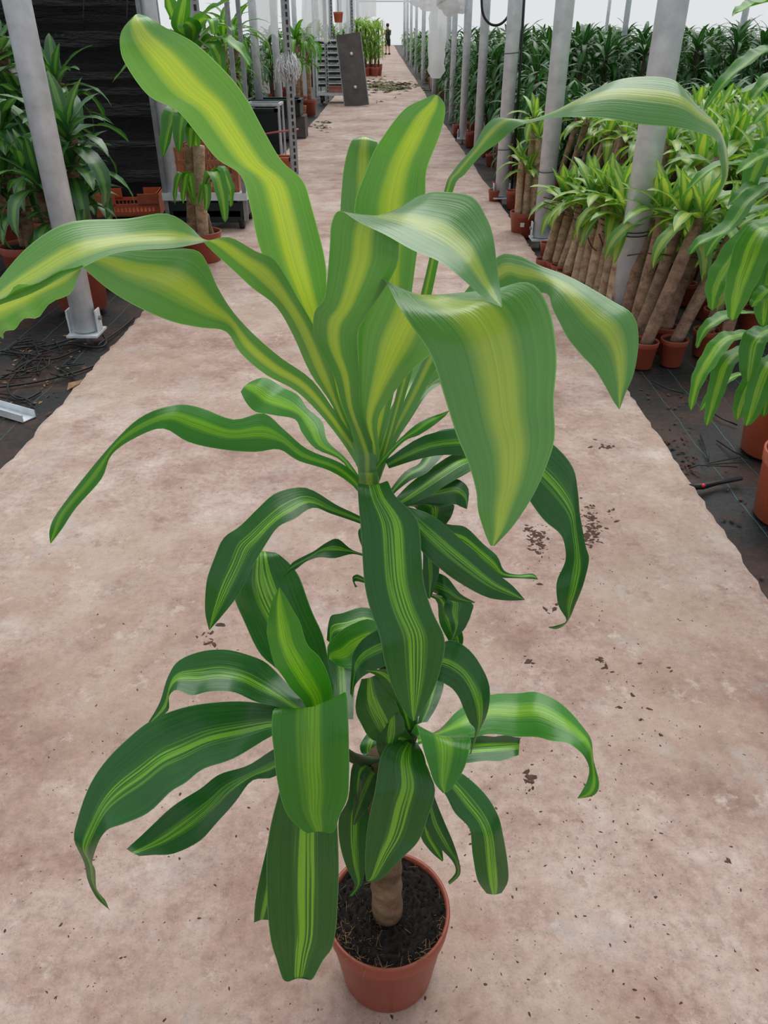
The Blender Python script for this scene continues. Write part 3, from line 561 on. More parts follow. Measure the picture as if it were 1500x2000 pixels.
# ------------------------------------------------------------------ right side: leaning canes in small pots
T_light = template_set(M['leaf_light'], .31, .085, 1.40, .25, .35, 1.9, 6, 8, 20)
T_field = template_set(M['leaf_field'], .50, .068, 1.35, .45, 1.0, 2.7, 6, 9, 40)
T_side = template_set(M['leaf_side'], .50, .10, 1.35, .2, .5, 2.1, 6, 9, 60)
T_shade = template_set(M['leaf_shade'], .46, .125, 1.35, .05, .5, 2.2, 6, 9, 80)
small_pot = pot_mesh(.072, .055, .15, M['terracotta'], 20); small_soil = soil_mesh(.067, .135, 8, .004, 16, 4)
CB = [((1067,500),(1100,387),'t'),((1086,504),(1119,390),'t'),((1097,511),(1144,372),'t'),((1108,522),(1155,398),'t'),((1124,541),(1166,383),'t'),((1137,544),(1177,390),'t'),((1152,555),(1188,387),'t'),((1166,566),(1203,412),'t'),((1177,574),(1221,405),'t'),((1192,588),(1228,423),'t'),
      ((1240,621),(1298,412),'d'),((1247,640),(1331,423),'d'),((1262,658),(1368,423),'d'),((1302,629),(1364,470),'d'),((1320,654),(1438,445),'d'),((1383,636),(1450,500),'d'),((1225,600),(1275,420),'d'),((1420,640),(1480,470),'d')]
def cane_plant(base, top, bark, label, group, seed, n=9, sc=1., tset=None, r0=.034, soil=True):
    t = thing('potted_cane_plant', label, 'plant', base, 0, group); r = random.Random(seed)
    link('pot', small_pot, t)
    if soil: link('soil', small_soil, t)
    tp = Vector(top)-Vector(base)
    cane_mb((0,0,.11), tp, r0, r0*.93, seed, 10, 10, .008).obj('cane', M[bark], t)
    hp = Vector((tp.x+r.uniform(-.02,.02), tp.y, tp.z-.04))
    MB().tube([hp-Vector((.01,0,.02)), hp+Vector((0,0,.05))], [.018,.012], 7).obj('shoot', M['stem'], t)
    head(t, hp+Vector((0,0,.045)), tset or T_light, n, r, sc)
    return t
words = ['first','second','third','fourth','fifth','sixth','seventh','eighth','ninth','tenth']
for i, (a, b, k) in enumerate(CB):
    base = gnd(a[0], a[1], .13); base.z = -.04; top = at(b[0], b[1], base.y + .12)
    lab = ('%s leaning tan cane from the left in the wired front row' % words[i]) if i < 10 else ('%s thick brown leaning cane counted rightward from the nearest right post' % words[i-10])
    cane_plant(base, top, 'bark_tan' if k == 't' else 'bark_dark', lab, 'leaning canes in the front row', 300+i, 13, 1.12)
# the small four-cane pot by the path
b = gnd(1021, 452); b.z = -.04
t = thing('potted_cane_plant', 'small terracotta pot with four short canes and a white tag by the path edge', 'plant', b)
link('pot', pot_mesh(.125, .10, .21, M['terracotta'], 28), t); link('soil', soil_mesh(.115, .19, 9, .006, 20, 5), t)
for k, (dx, dy, h) in enumerate([(-.06,-.03,.62),(0,-.06,.55),(.06,-.02,.8),(.02,.05,.95)]):
    cane_mb((dx,dy,.17), (dx*1.1,dy,h), .032, .030, 60+k, 10, 8).obj('cane', M['bark_tan'], t)
    head(t, (dx*1.1,dy,h), T_light, 10, random.Random(90+k), .85)
MB().box((-.03,-.122,.12), (.035,.004,.035)).obj('tag', M['tag'], t, False)
# rows of the same canes behind
R = random.Random(21); n_l = 0; ORD = ['first','second','third','fourth','fifth','sixth','seventh','eighth','ninth','tenth','eleventh','twelfth','thirteenth','fourteenth','last']
for j in range(15):
    for i in range(18):
        X = 1.72 + i*.235 + (j%2)*.11 + R.uniform(-.05,.05); Y = 4.55 + j*.27 + R.uniform(-.05,.05)
        if X < 1.78 and Y < 5: continue
        if X > 3.2+(Y-4.5)*.55: continue
        h = .88 + R.uniform(-.1,.12)
        t = thing('potted_cane_plant', 'light green leaf tuft on a cane in the %s row behind the front canes' % ORD[j], 'plant', (X, Y, -.04), 0, 'packed light green cane plants'); n_l += 1
        if j < 5: link('pot', small_pot, t)
        MB().tube([(0,0,.1 if j < 5 else .3),(.14,.05,h)], .032, 7).obj('cane', M['bark_dark'], t)
        head(t, (.14,.05,h-.03), T_light, 10, R, 1.1)
# rusty wires round the wired row
mbw = thing('tie_wire', 'rusty wires binding the front row of tan canes between two posts', 'wire', gnd(1080, 500))
o0 = mbw.location.copy()
def wire(pts, r=.004): MB().tube(catmull([at(*p)-o0 for p in pts], 4), r, 5).obj('strand', M['rust_wire'], mbw)
for k, dy in enumerate((0, 9, 20)): wire([(1062,385+dy,5.75),(1110,398+dy*1.2,5.6),(1170,425+dy*1.2,5.1),(1215,447+dy*1.4,4.75)])
wire([(1085,400,5.6),(1130,437,5.3),(1135,490,5.2)]); wire([(1135,400,5.5),(1150,470,5.1),(1165,490,5.0)]); wire([(1160,430,5.2),(1178,480,4.95),(1190,525,4.85)])
wb2 = thing('tie_wire', 'thin dark wire strung from the nearest right post across brown canes', 'wire', gnd(1240, 640)); o0 = wb2.location.copy()
MB().tube(catmull([at(*p)-o0 for p in [(1222,500,4.62),(1265,495,4.25),(1340,502,4.15),(1420,508,4.0),(1500,512,4.0)]], 4), .004, 5).obj('strand', M['rust_wire'], wb2)
# ------------------------------------------------------------------ right side: the dark field
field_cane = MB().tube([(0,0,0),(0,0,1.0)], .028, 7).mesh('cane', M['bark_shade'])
tan_cane = MB().tube([(0,0,0),(0,0,1.0)], .028, 9).mesh('cane', M['bark'])
def foliage_mesh(name, mat, n, L, Wd, seed, levels=((0,1.),), seg=7):
    r = random.Random(seed); mb = MB(); az = 0
    for z, s in levels:
        for i in range(n):
            f = i/n; az += 2.4 + r.uniform(-.3,.3)
            xf = Matrix.Translation((0,0,z-.02*f)) @ Matrix.Rotation(az,4,'Z') @ Matrix.Rotation(r.uniform(-.15,.15),4,'X')
            leaf_template('x', L*s*(.7+.3*f)*r.uniform(.85,1.15), Wd*s, 1.4-1.0*f, 1.0+1.7*f, mat, seg, seed*31+i, .2, mb, xf)
    return mb.mesh(name, mat)
FOL = [foliage_mesh('foliage', M['leaf_field'], 18, .52, .068, 70+k, ((0,1.),(-.25,1.),(-.5,.95),(-.75,.9))) for k in range(4)]
R = random.Random(33); cnt = 0
def field_plant(X, Y, h, label, group, detail):
    t = thing('field_plant', label, 'plant', (X, Y, gz(Y)-.04), R.uniform(0,6.28), group)
    link('cane', field_cane, t, (0,0,0), None, (1,1,h))
    if detail:
        head(t, (0,0,h), T_field, 20, R, 1.05); head(t, (0,0,h-.25), T_field[2:], 12, R, 1.); head(t, (0,0,h-.5), T_field[2:], 12, R, .95)
    else: o = link('foliage', FOL[R.randrange(4)], t, (0,0,h), None, R.uniform(.9,1.15))
    return t
for row, (Y, h, x0, x1, dx) in enumerate([(8.9,.78,1.75,6.6,.36),(9.5,.82,1.9,7.0,.38),(10.2,.86,1.75,7.4,.42),(11.6,1.35,1.7,8.4,.40),(12.4,1.38,1.7,8.8,.45),(13.4,1.4,1.75,9.5,.5),(15.5,1.42,1.7,11,.55),(18,1.44,1.65,12.5,.62),(22,1.42,1.6,15,.8),(27,1.4,1.6,17,1.0)]):
    X = x0
    while X < x1:
        low = row < 3
        field_plant(X+R.uniform(-.08,.08), Y+R.uniform(-.2,.2), h+R.uniform(-.09,.09), ('dark green drooping plant in the %s row of the low block behind the light tufts' % ORD[row]) if low else ('dark green plant in the %s row of the tall block at the back right' % ORD[row-3]), 'lower dark block' if low else 'tall dark block', row in (0, 3) and X < 5)
        X += dx
for i in range(22):                                      # along the right of the path, by the posts
    Y = 8.6 + i*.95 + (i*i)*.02; X = edge(RIGHT, Y) + .42
    t = field_plant(X+R.uniform(-.05,.08), Y, R.choice([.75,1.0,1.2]), 'dark glossy plant with drooping leaves lining the right edge of the path', 'plants lining the right edge', Y < 13)
    if Y < 20: link('pot', small_pot, t, (-.02,-.05,0), None, 1.7)
# empty and small pots on the ground by the right posts
for k, (px, py, s) in enumerate([(966,392,1.0),(972,372,.9),(950,300,1.2),(920,282,1.5),(1003,400,1.2),(958,318,1.0),(893,262,1.3),(1069,497,.9),(1084,500,.8)]):
    b = gnd(px, py); b.z = -.04
    tag(link('plant_pot', small_pot, None, b, None, s), 'small empty orange pot on the dark ground by the right posts', 'pot', 'empty pots by the right posts')
# ------------------------------------------------------------------ right foreground: two big pots with striped plants
def big_pot(parent, rt, rb, h, mat):
    link('pot', pot_mesh(rt, rb, h, M[mat], 40, .01), parent); link('soil', soil_mesh(rt*.93, h-.03, 3, .012, 32, 8), parent)
bA = Vector((1.50, 2.44, -.035)); pA = thing('potted_dracaena', 'striped dracaena in a bright orange pot at the right edge, nearest of its pair', 'plant', bA)
big_pot(pA, .142, .122, .27, 'terracotta_bright')
bB = Vector((1.66, 2.98, -.035)); pB = thing('potted_dracaena', 'striped dracaena in an orange pot half hidden behind the nearest right-edge pot', 'plant', bB)
big_pot(pB, .14, .12, .27, 'terracotta_bright')
cane_mb((-.05,.0,.2), (-.03,.02,.75), .03, .03, 4, 12).obj('cane', M['bark_tan'], pA); cane_mb((.05,.05,.2), (.06,.05,1.5), .03, .028, 5, 12, 20).obj('cane', M['bark_tan'], pA)
cane_mb((0,0,.2), (.03,.0,.75), .03, .03, 6, 12).obj('cane', M['bark_tan'], pB); cane_mb((.06,.05,.2), (.08,.05,1.2), .03, .028, 7, 12).obj('cane', M['bark_tan'], pB)
RA = [([(1490,650,2.45),(1454,655,2.42),(1415,668,2.38),(1385,708,2.33),(1364,745,2.31),(1349,803,2.3)],.075,pA),
      ([(1490,680,2.45),(1451,686,2.42),(1418,712,2.36),(1403,755,2.33),(1391,795,2.31),(1380,832,2.3)],.07,pA),
      ([(1515,640,2.45),(1492,650,2.38),(1472,672,2.33),(1464,716,2.3),(1460,748,2.3)],.085,pA),
      ([(1520,690,2.45),(1500,715,2.36),(1484,755,2.32),(1470,800,2.3),(1457,832,2.3)],.08,pA),
      ([(1500,735,2.5),(1470,748,2.46),(1450,785,2.43),(1439,822,2.42)],.07,pA),
      ([(1530,440,2.5),(1490,455,2.42),(1462,520,2.36),(1443,575,2.33),(1430,626,2.32)],.115,pA),
      ([(1530,420,2.55),(1480,450,2.5),(1425,515,2.45),(1400,560,2.42),(1391,606,2.41)],.10,pA),
      ([(1500,615,2.6),(1440,612,2.55),(1403,626,2.5),(1376,646,2.48),(1361,680,2.47)],.06,pB),
      ([(1530,560,2.4),(1499,569,2.36),(1480,588,2.34),(1469,600,2.33)],.06,pA),
      ([(1450,730,2.7),(1420,742,2.65),(1394,766,2.6),(1367,804,2.58)],.05,pB),
      ([(1530,355,2.4),(1500,365,2.37),(1460,395,2.33),(1420,448,2.28),(1367,474,2.25),(1346,498,2.24)],.065,pA),
      ([(1530,400,2.45),(1460,416,2.4),(1401,467,2.36),(1378,504,2.35)],.06,pA),
      ([(1530,295,2.4),(1500,303,2.38),(1473,315,2.36),(1438,341,2.34)],.07,pA),
      ([(1540,130,2.5),(1500,160,2.46),(1465,197,2.44)],.06,pA),
      ([(1540,88,2.5),(1500,98,2.45),(1473,112,2.42),(1420,155,2.38),(1376,214,2.36)],.065,pA),
      ([(1560,-10,2.5),(1500,4,2.45),(1460,15,2.42),(1430,31,2.41)],.07,pA),
      ([(1540,345,2.45),(1490,358,2.42),(1455,373,2.40),(1421,403,2.39)],.06,pA),
      ([(1540,155,2.6),(1500,160,2.55),(1446,183,2.5)],.05,pA),
      ([(1540,200,2.5),(1500,215,2.45),(1472,242,2.43)],.05,pA),
      ([(1530,320,2.7),(1455,322,2.65),(1393,328,2.6),(1338,376,2.57)],.06,pB),
      ([(1540,480,2.5),(1510,520,2.42),(1496,580,2.38),(1490,640,2.37)],.09,pA),
      ([(1540,250,2.5),(1500,290,2.46),(1470,350,2.44),(1462,400,2.43)],.08,pB),
      ([(1545,760,2.4),(1520,745,2.35),(1500,770,2.32),(1490,815,2.31)],.08,pA)]
for pts, w, p in RA: rib_leaf([at(*q) for q in pts], w, M['leaf_side'], p)
# drip pipe with red tap and green wire on the right fabric
o = thing('drip_pipe', 'black irrigation pipe end with a red button on the right fabric', 'pipe', gnd(1370, 948)); o.location.z = -.02; o0 = o.location.copy()
MB().tube([gnd(*p, -.012)-o0 for p in [(1345,951),(1372,950),(1400,943),(1448,934)]], [.012,.013,.010,.009], 10).obj('pipe', M['black_rubber'], o)
MB().tube([gnd(1371,946,.0)-o0+Vector((0,-.012,0)), gnd(1371,946,.0)-o0+Vector((0,-.016,.006))], .008, 10).obj('button', M['red'], o)
o = thing('wire_spike', 'dark green wire spike lying on the right fabric above the drip pipe', 'wire', gnd(1350, 915)); o.location.z = -.025; o0 = o.location.copy()
for e in ((1450,892),(1450,903),(1440,912)): MB().tube([gnd(1345,915,-.02)-o0, gnd(1365,908,-.005)-o0, gnd(*e,.02)-o0], .003, 5).obj('strand', M['dark_green'], o)
for k, (a, b) in enumerate([((1273,745),(1335,768)),((1368,850),(1385,905)),((1400,860),(1460,895)),((1380,800),(1440,830))]):
    o = MB().tube([gnd(*a, -.03), (gnd(*a)+gnd(*b))/2+Vector((.02,.02,-.02)), gnd(*b, -.03)], .004, 5).obj('twig', M['black_rubber']); tag(o, ['dark stick on the fabric below the brown canes','short dark stick left of the nearest right pot','thin stick beside the two right-edge pots','thin dark stick behind the two right-edge pots'][k], 'twig')
# ------------------------------------------------------------------ soil clods and crumbs on the path and fabric
def clods(name, spots, mat, label, seed, smax, zoff=0.):
    r = random.Random(seed); mb = MB()
    for px, py, sx, sy, n in spots:
        for _ in range(n):
            p = gnd(r.gauss(px, sx), r.gauss(py, sy)); p.z = zoff + gz(p.y); s = smax*r.random()**2.2+.0012
            rot = Matrix.Rotation(r.uniform(0,6.28),3,'Z'); n0 = len(mb.v)
            for k in range(5):
                a = k*1.2566; mb.v.append(p + rot @ Vector((s*math.cos(a)*r.uniform(.6,1.9), s*math.sin(a)*r.uniform(.3,1.), 0)))
            mb.v.append(p + Vector((s*r.uniform(-.4,.4),0,s*.35)))
            for k in range(5): mb.f.append((n0+k, n0+(k+1)%5, n0+5))
    return tag(mb.obj(name, mat), label, 'soil', None, 'stuff')
clods('soil_crumbs', [(1052,1052,12,11,110),(1038,1035,10,5,20),(1150,1020,8,22,120),(1157,1045,10,14,80),(1060,1070,14,20,30),(1240,1350,40,40,20),(1198,1005,9,6,14),(1183,872,10,5,18),(1165,862,8,5,8),(1172,1285,4,5,8),(1188,1307,6,8,8),(1025,1290,7,7,10),(1032,1540,5,8,10),(1035,1520,5,6,8),(1080,1190,8,6,14),(405,1250,8,8,16),(432,1222,3,2,5),(1390,1665,2,2,2),(1420,1683,3,2,3)], M['brown_soil'], 'dark soil crumbs spilled on the concrete path', 3, .0105)
clods('soil_grit', [(1100,1200,200,260,420),(400,1100,220,250,220),(300,1650,200,200,160),(1100,1650,200,200,260),(750,1940,260,40,40)], M['brown_soil'], 'fine dark grit scattered over the concrete path', 5, .0028)
clods('soil_litter', [(1330,870,25,18,90),(1300,800,40,30,60),(1345,895,12,10,60),(1420,1030,40,60,60),(120,740,70,50,160),(60,820,40,20,120),(30,860,30,25,80),(200,690,20,10,60),(40,700,40,40,60)], M['brown_soil'], 'brown soil litter scattered over the black fabric', 6, .012, -.035)
def litter(name, spots, mat, label, seed, L, z=.002):
    r = random.Random(seed); mb = MB()
    for px, py, sx, sy, n in spots:
        for _ in range(n):
            p = gnd(r.gauss(px, sx), r.gauss(py, sy)); p.z = z + gz(p.y); a = r.uniform(0,6.28); l = L*r.uniform(.4,1.2)
            d = Vector((math.cos(a),math.sin(a),0)); w = Vector((-d.y,d.x,0))*l*.16; u = Vector((0,0,l*r.uniform(.05,.2)))
            mb.quad(p-d*l/2, p-w+u, p+d*l/2, p+w)
    return tag(mb.obj(name, mat, None, False), label, 'leaf litter', None, 'stuff')
litter('fallen_leaves', [(770,176,26,5,230),(735,175,12,6,90)], M['dry_green'], 'heap of wilted trimmed leaves lying across the path far off', 8, .26)
litter('leaf_scraps', [(628,248,10,5,26),(640,240,14,3,16),(735,202,4,3,8),(745,158,4,2,8)], M['dry_green'], 'few dark leaf scraps on the path before the trolley', 9, .14)
litter('leaf_scraps', [(90,700,60,40,70),(130,760,50,30,30)], M['dry'], 'pale dry leaf scraps on the left fabric under the hoses', 10, .04, -.028)
o = MB(); p0, p1 = gnd(131,762,-.02), gnd(160,742,-.02); w_ = Vector((.02,.02,0)); o.quad(p0, (p0+p1)/2-w_+Vector((0,0,.02)), p1, (p0+p1)/2+w_)
tag(o.obj('dry_leaf', M['dry']), 'dry brown leaf lying at the left edge of the path', 'leaf')
# ------------------------------------------------------------------ left foreground: hoses, metal offcut
R = random.Random(5)
hl = ['black hose looping round the foot of the nearest left post','black hose trailing along the left path edge','long black hose running right to left above the metal offcut','black hose curling in a wide loop on the left fabric','black hose crossing the middle of the tangle','black hose at the far side of the tangle','short black hose end near the metal offcut']
HO = [[(200,655),(206,668),(195,678),(170,676),(130,672),(60,690),(0,685)],[(262,620),(235,645),(200,668),(190,676)],[(215,690),(180,715),(120,735),(60,748),(-20,758)],[(85,690),(40,720),(18,750),(22,772),(45,780),(80,765)],[(160,680),(110,700),(60,705),(10,735),(-20,742)],[(150,660),(90,675),(40,678),(-20,690)],[(70,790),(40,775),(-20,765)]]
for pts, lb in zip(HO, hl):
    P = catmull([gnd(x+R.uniform(-3,3), y, -.02+R.uniform(0,.012)) for x, y in pts], 6)
    tag(MB().tube(P, .006, 6).obj('drip_hose', M['black_rubber']), lb, 'hose')
for k in range(9):
    x, y = R.uniform(10,150), R.uniform(665,725); P = catmull([gnd(x+R.uniform(-50,50), y+R.uniform(-22,22), -.02+R.uniform(0,.02)) for _ in range(5)], 6)
    tag(MB().tube(P, .0045, 5).obj('drip_hose', M['black_rubber']), 'thin black drip hose coiled in the tangle behind the metal offcut', 'hose', 'thin coiled drip hoses')
t = thing('metal_channel', 'short galvanised steel channel lying on the left fabric', 'metal bar', gnd(25, 802)); t.location.z = -.033; o0 = t.location.copy()
a, b = gnd(-60, 775)-o0, gnd(55, 808)-o0; a.z = b.z = 0; d = (b-a).normalized(); pz = Vector((0,0,1)); w_ = Vector((-d.y,d.x,0)); rot = Matrix((d, w_, pz)).transposed(); L_ = (b-a).length
MB().box((a+b)/2+pz*.004, (L_, .075, .004), rot).box((a+b)/2+pz*.02+w_*.035, (L_,.004,.035), rot).box((a+b)/2+pz*.02-w_*.035, (L_,.004,.035), rot).obj('channel', M['steel'], t, False)
MB().tube([b-d*.06+pz*.006, b-d*.06+pz*.009], .008, 10).obj('hole', M['black_rubber'], t)
# ------------------------------------------------------------------ left: plants against the black film
R = random.Random(77)
def side_plant(base, label, canes, seed, pr=.16, ph=.27, mat='T', name='potted_dracaena', potmat='terracotta'):
    t = thing(name, label, 'plant', base); r = random.Random(seed); ts = T_shade if mat == 'S' else T_side
    big_pot(t, pr, pr*.84, ph, potmat)
    for k, (dx, dy, h, tx, ty, heads) in enumerate(canes):
        cane_mb((dx,dy,ph-.06), (tx,ty,h), .038, .034, seed+k, 10, 14, .01).obj('cane', M['bark'], t)
        for (f, n, sc) in heads:
            p = Vector((dx,dy,ph)).lerp(Vector((tx,ty,h)), f); head(t, p + Vector((r.uniform(-.04,.04), r.uniform(-.06,.0), 0)), ts if f > .9 else ts[1:], n, r, sc)
    return t
side_plant(gnd(165,600), 'leafy dracaena in terracotta pot just behind the nearest left post', [(0,.05,1.0,.08,.15,[(1.,18,1.0),(.72,12,.9),(.45,10,.75)]),(-.06,-.02,.75,-.12,.0,[(1.,16,.9),(.55,10,.7)])], 41, .17, .29, 'S')
side_plant(gnd(70,560), 'leafy dracaena at the left edge with its cane showing between leaves', [(0,0,1.2,-.08,.1,[(1.,18,1.1),(.75,12,1.),(.45,12,.8)]),(.05,-.05,.75,.12,-.1,[(1.,16,.85),(.5,10,.7)])], 43, .17, .29, 'S')
side_plant(gnd(215,545), 'dracaena in a terracotta pot half hidden by its leafy neighbour on the left', [(-.1,.1,.95,-.25,.3,[(1.,16,.95),(.6,12,.8),(.35,10,.7)])], 45, .16, .28, 'S')
side_plant(gnd(-60,520), 'tall dracaena cut off by the left edge of the picture', [(0,0,1.45,.15,.0,[(1.,18,1.15),(.75,16,1.0),(.5,14,.9),(.3,10,.8)])], 47, .17, .29, 'S')
side_plant(gnd(110,500), 'dracaena with a slim bare cane standing before the black film', [(0,0,1.2,.28,.1,[(1.,18,1.),(.75,12,.9),(.5,8,.7)]),(-.1,0,1.4,-.1,.1,[(1.,18,1.1),(.7,14,1.)])], 49, .16, .28, 'S')
side_plant(gnd(20,470), 'bushy dracaena in the far left corner before the black film', [(0,0,1.65,.1,.1,[(1.,18,1.15),(.75,16,1.1),(.5,14,1.),(.3,12,.9)])], 50, .16, .28, 'S')
# two-cane plant by the second post
b2 = gnd(398, 508); b2.z = -.03
pc = thing('potted_dracaena', 'dracaena with two thick tan canes in a terracotta pot by the second left post', 'plant', b2); big_pot(pc, .155, .13, .25, 'terracotta')
cane_mb((-.05,-.03,.18), at(372,282,6.15)-b2, .046, .042, 71, 12).obj('cane', M['bark'], pc); cane_mb((.03,-.05,.18), at(388,284,6.12)-b2, .044, .042, 72, 12).obj('cane', M['bark_tan'], pc)
cane_mb((.07,.03,.18), at(398,420,6.15)-b2, .04, .04, 73, 12).obj('cane', M['bark'], pc)
ck = at(378, 262, 6.15)-b2; cane_mb(ck, at(372,80,6.2)-b2, .02, .018, 74, 8).obj('stem', M['stem'], pc)
LC = [([(378,270,6.1),(345,215,6.0),(330,250,5.9),(318,310,5.85)],.15),([(380,270,6.1),(362,220,5.95),(352,250,5.85),(350,300,5.82)],.13),([(385,290,6.1),(375,250,6.0),(372,290,5.9)],.1),
      ([(378,400,6.0),(358,338,5.9),(345,365,5.85),(342,400,5.83)],.075),([(380,400,6.0),(368,340,5.9),(360,370,5.85),(358,398,5.83)],.07),
      ([(392,390,6.0),(415,335,5.95),(432,375,5.85),(440,435,5.8)],.13),([(392,390,6.0),(425,330,6.0),(448,365,5.95),(450,405,5.93)],.10),([(390,400,6.0),(400,360,5.9),(404,385,5.85),(402,412,5.83)],.075),([(392,395,6.0),(410,340,6.0),(425,345,5.98),(436,370,5.95)],.09),
      ([(372,90,6.2),(345,40,6.1),(330,10,6.1),(322,-40,6.1)],.15),([(372,90,6.2),(352,60,6.05),(356,20,6.0),(366,-30,6.0)],.13),([(372,95,6.2),(385,50,6.05),(410,38,5.95),(418,70,5.9)],.14),([(372,95,6.2),(378,60,6.0),(362,45,5.9),(350,60,5.85)],.12),([(375,90,6.2),(400,30,6.2),(430,10,6.15),(460,-5,6.1)],.14),
      ([(378,100,6.2),(420,75,6.1),(460,92,6.0),(490,130,5.95)],.15),([(375,100,6.2),(405,85,6.0),(425,110,5.95),(432,150,5.9)],.14),([(372,95,6.2),(350,75,6.1),(325,65,6.05),(300,75,6.0)],.10),([(372,95,6.2),(420,52,6.2),(450,60,6.2),(458,85,6.2)],.10),
      ([(372,95,6.2),(330,90,6.1),(270,110,6.05),(220,160,6.0)],.10),([(372,110,6.2),(400,100,6.1),(425,95,6.05),(445,82,6.0)],.09)]
for pts, w in LC: rib_leaf([at(*q) for q in pts], w, M['leaf_side'], pc)
# black plastic film hung behind
mb = MB(); nx, nz = 150, 40; r = random.Random(3)
A, B = Vector((-12, 8.9, -.03)), Vector((-2.15, 8.35, -.03))
hz = [r.uniform(0,6.28) for _ in range(8)]
for j in range(nz+1):
    z = 2.6*j/nz
    for i in range(nx+1):
        t_ = i/nx; p = A.lerp(B, t_); cxx = abs(t_-.82)
        d = .05*math.sin(9*z+6*t_+hz[0]) + .035*math.sin(21*z-13*t_+hz[1]) + .03*math.sin(34*t_+4*z+hz[2]) + .02*math.sin(55*z+20*t_) - .18*math.exp(-((z-1.55)/.12)**2)*(.6+.4*math.sin(5*t_))
        mb.v.append(p + Vector((0, d*(.4 if z > 2.2 else 1), z)))
for j in range(nz):
    for i in range(nx): k = j*(nx+1)+i; mb.f.append((k, k+1, k+nx+2, k+nx+1))
tag(mb.obj('plastic_sheet', M['sheet']), 'wrinkled black plastic film hung behind the left plants', 'plastic sheet')
for k, (px, lb) in enumerate([(165,'thin dark cord hanging down the black film above the leaves'),(250,'thin dark cord hanging beside the long upper leaf')]):
    tag(MB().tube([at(px,-60,8.0), at(px-2,30,8.0), at(px-1,60,8.02)], .006, 5).obj('cord', M['black_rubber']), lb, 'cord')
# crates
def crate(name, label, loc, rz, size, mat, bars=True, notch=False):
    t = thing(name, label, 'crate', loc, rz); w, d, h = size
    MB().box((0,0,.012), (w,d,.02)).obj('base', M[mat], t, False)
    for sy in (-1,1):
        for sx in (-1,1): MB().box((sx*(w/2-.012), sy*(d/2-.012), h/2), (.03,.03,h)).obj('corner', M[mat], t, False)
        for z in ([.03, h*.36, h*.68, h-.015] if not notch else [.03, h*.5]): MB().box((0, sy*d/2, z), (w, .014, .03)).obj('rail', M[mat], t, False)
        nb = int(w/.035)
        m2 = MB()
        for k in range(1, nb): m2.box((-w/2+w*k/nb, sy*d/2, h*.5 if not notch else h*.27), (.012,.008,h if not notch else h*.5))
        o = m2.obj('lattice', M[mat], t, False); o['kind'] = 'stuff'
        if notch:
            for sx in (-1,1): MB().box((sx*w*.34, sy*d/2, h*.74), (w*.32,.014,h*.52)).obj('end_panel', M[mat], t, False)
    for sx in (-1,1):
        MB().box((sx*w/2, 0, h*.5), (.014, d, h)).obj('end_panel', M[mat], t, False)
        for z in (h-.015,): MB().box((sx*w/2, 0, z), (.03, d+.02, .03)).obj('rail', M[mat], t, False)
    return t
c0 = at(247, 424, 7.7); c0.z = max(.0, c0.z); crate('plastic_crate', 'open orange-red harvest crate with cut-away sides before the black film', (c0.x, 7.9, c0.z), .12, (.58,.38,.2), 'red_plastic', True, True)
# trolley with brown crate
tb = Vector((-1.62, 7.55, 0)); t = thing('trolley', 'low steel trolley shelf carrying a brown crate behind the two-cane plant', 'trolley', (tb.x, tb.y, 0))
zt = .28
MB().box((0,0,zt), (.75,.6,.06)).obj('shelf', M['steel'], t, False); MB().box((0,0,.17), (.72,.56,.12)).box((0,-.27,.11),(.6,.02,.1)).obj('shade_block', M['dark_green'], t, False)  # dark block added below the shelf, standing in for the shade under the trolley
for sx in (-1,1):
    for sy in (-1,1): MB().box((sx*.35, sy*.27, zt+.65), (.035,.035,1.7)).obj('upright', M['steel_dark'], t, False); MB().tube([(sx*.3-.02,sy*.22,.07),(sx*.3+.02,sy*.22,.07)], .07, 14).obj('wheel', M['black_rubber'], t); MB().box((sx*.3,sy*.22,.17), (.05,.05,.16)).obj('caster', M['steel_dark'], t, False)
crate('plastic_crate', 'brown lattice crate standing on the low steel trolley shelf', (tb.x+.02, tb.y-.02, zt+.031), 0, (.55,.42,.36), 'brown_crate')
# perforated angle uprights
def angle_post(px, py, h, label, w=.055, group=None):
    b = gnd(px, py); b.z = gz(b.y); t = thing('slotted_angle_post', label, 'post', b, .25, group)
    MB().box((0,0,h/2), (w,.004,h)).box((-w/2,w/2,h/2), (.004,w,h)).obj('angle', M['steel_mid'], t, False)
    n = int(h/.075); slot = MB().box((0,-.004,0), (.024,.004,.046)).mesh('slot', M['black_rubber'], False)
    for k in range(n): link('slot', slot, t, (.004,0,.05+k*.075))
    return t
ap = angle_post(577, 340, 2.8, 'slotted steel angle upright with a white mop head tied to it', .085)
for i, (px, py, lb) in enumerate([(641,205,'slotted steel angle upright at the near left corner of the tray trolley'),(652,190,'slotted steel angle upright behind the tray trolley, left of two'),(690,186,'slotted steel angle upright behind the leaning dark board'),(425,420,'slotted steel angle upright behind the brown crate')]): angle_post(px, py, 3.0, lb, .08)
# white mop head
t = thing('mop_head', 'white stringy mop head tied to the slotted upright', 'mop', at(562, 122, 10.6)); r = random.Random(4)
mm = MB()
for k in range(240):
    a = r.uniform(0,6.28); el = r.uniform(-.4,1.3); d = Vector((math.cos(a)*math.cos(el), math.sin(a)*math.cos(el), math.sin(el)))
    q_ = d*r.uniform(.07,.14); mm.tube([d*.03, q_, q_+Vector((d.x*.03,d.y*.03,-.06)), q_+Vector((r.gauss(0,.03),r.gauss(0,.03),-r.uniform(.08,.2)))], .005, 4, False)
o = mm.obj('strand', M['white_plastic'], t); o['kind'] = 'stuff'
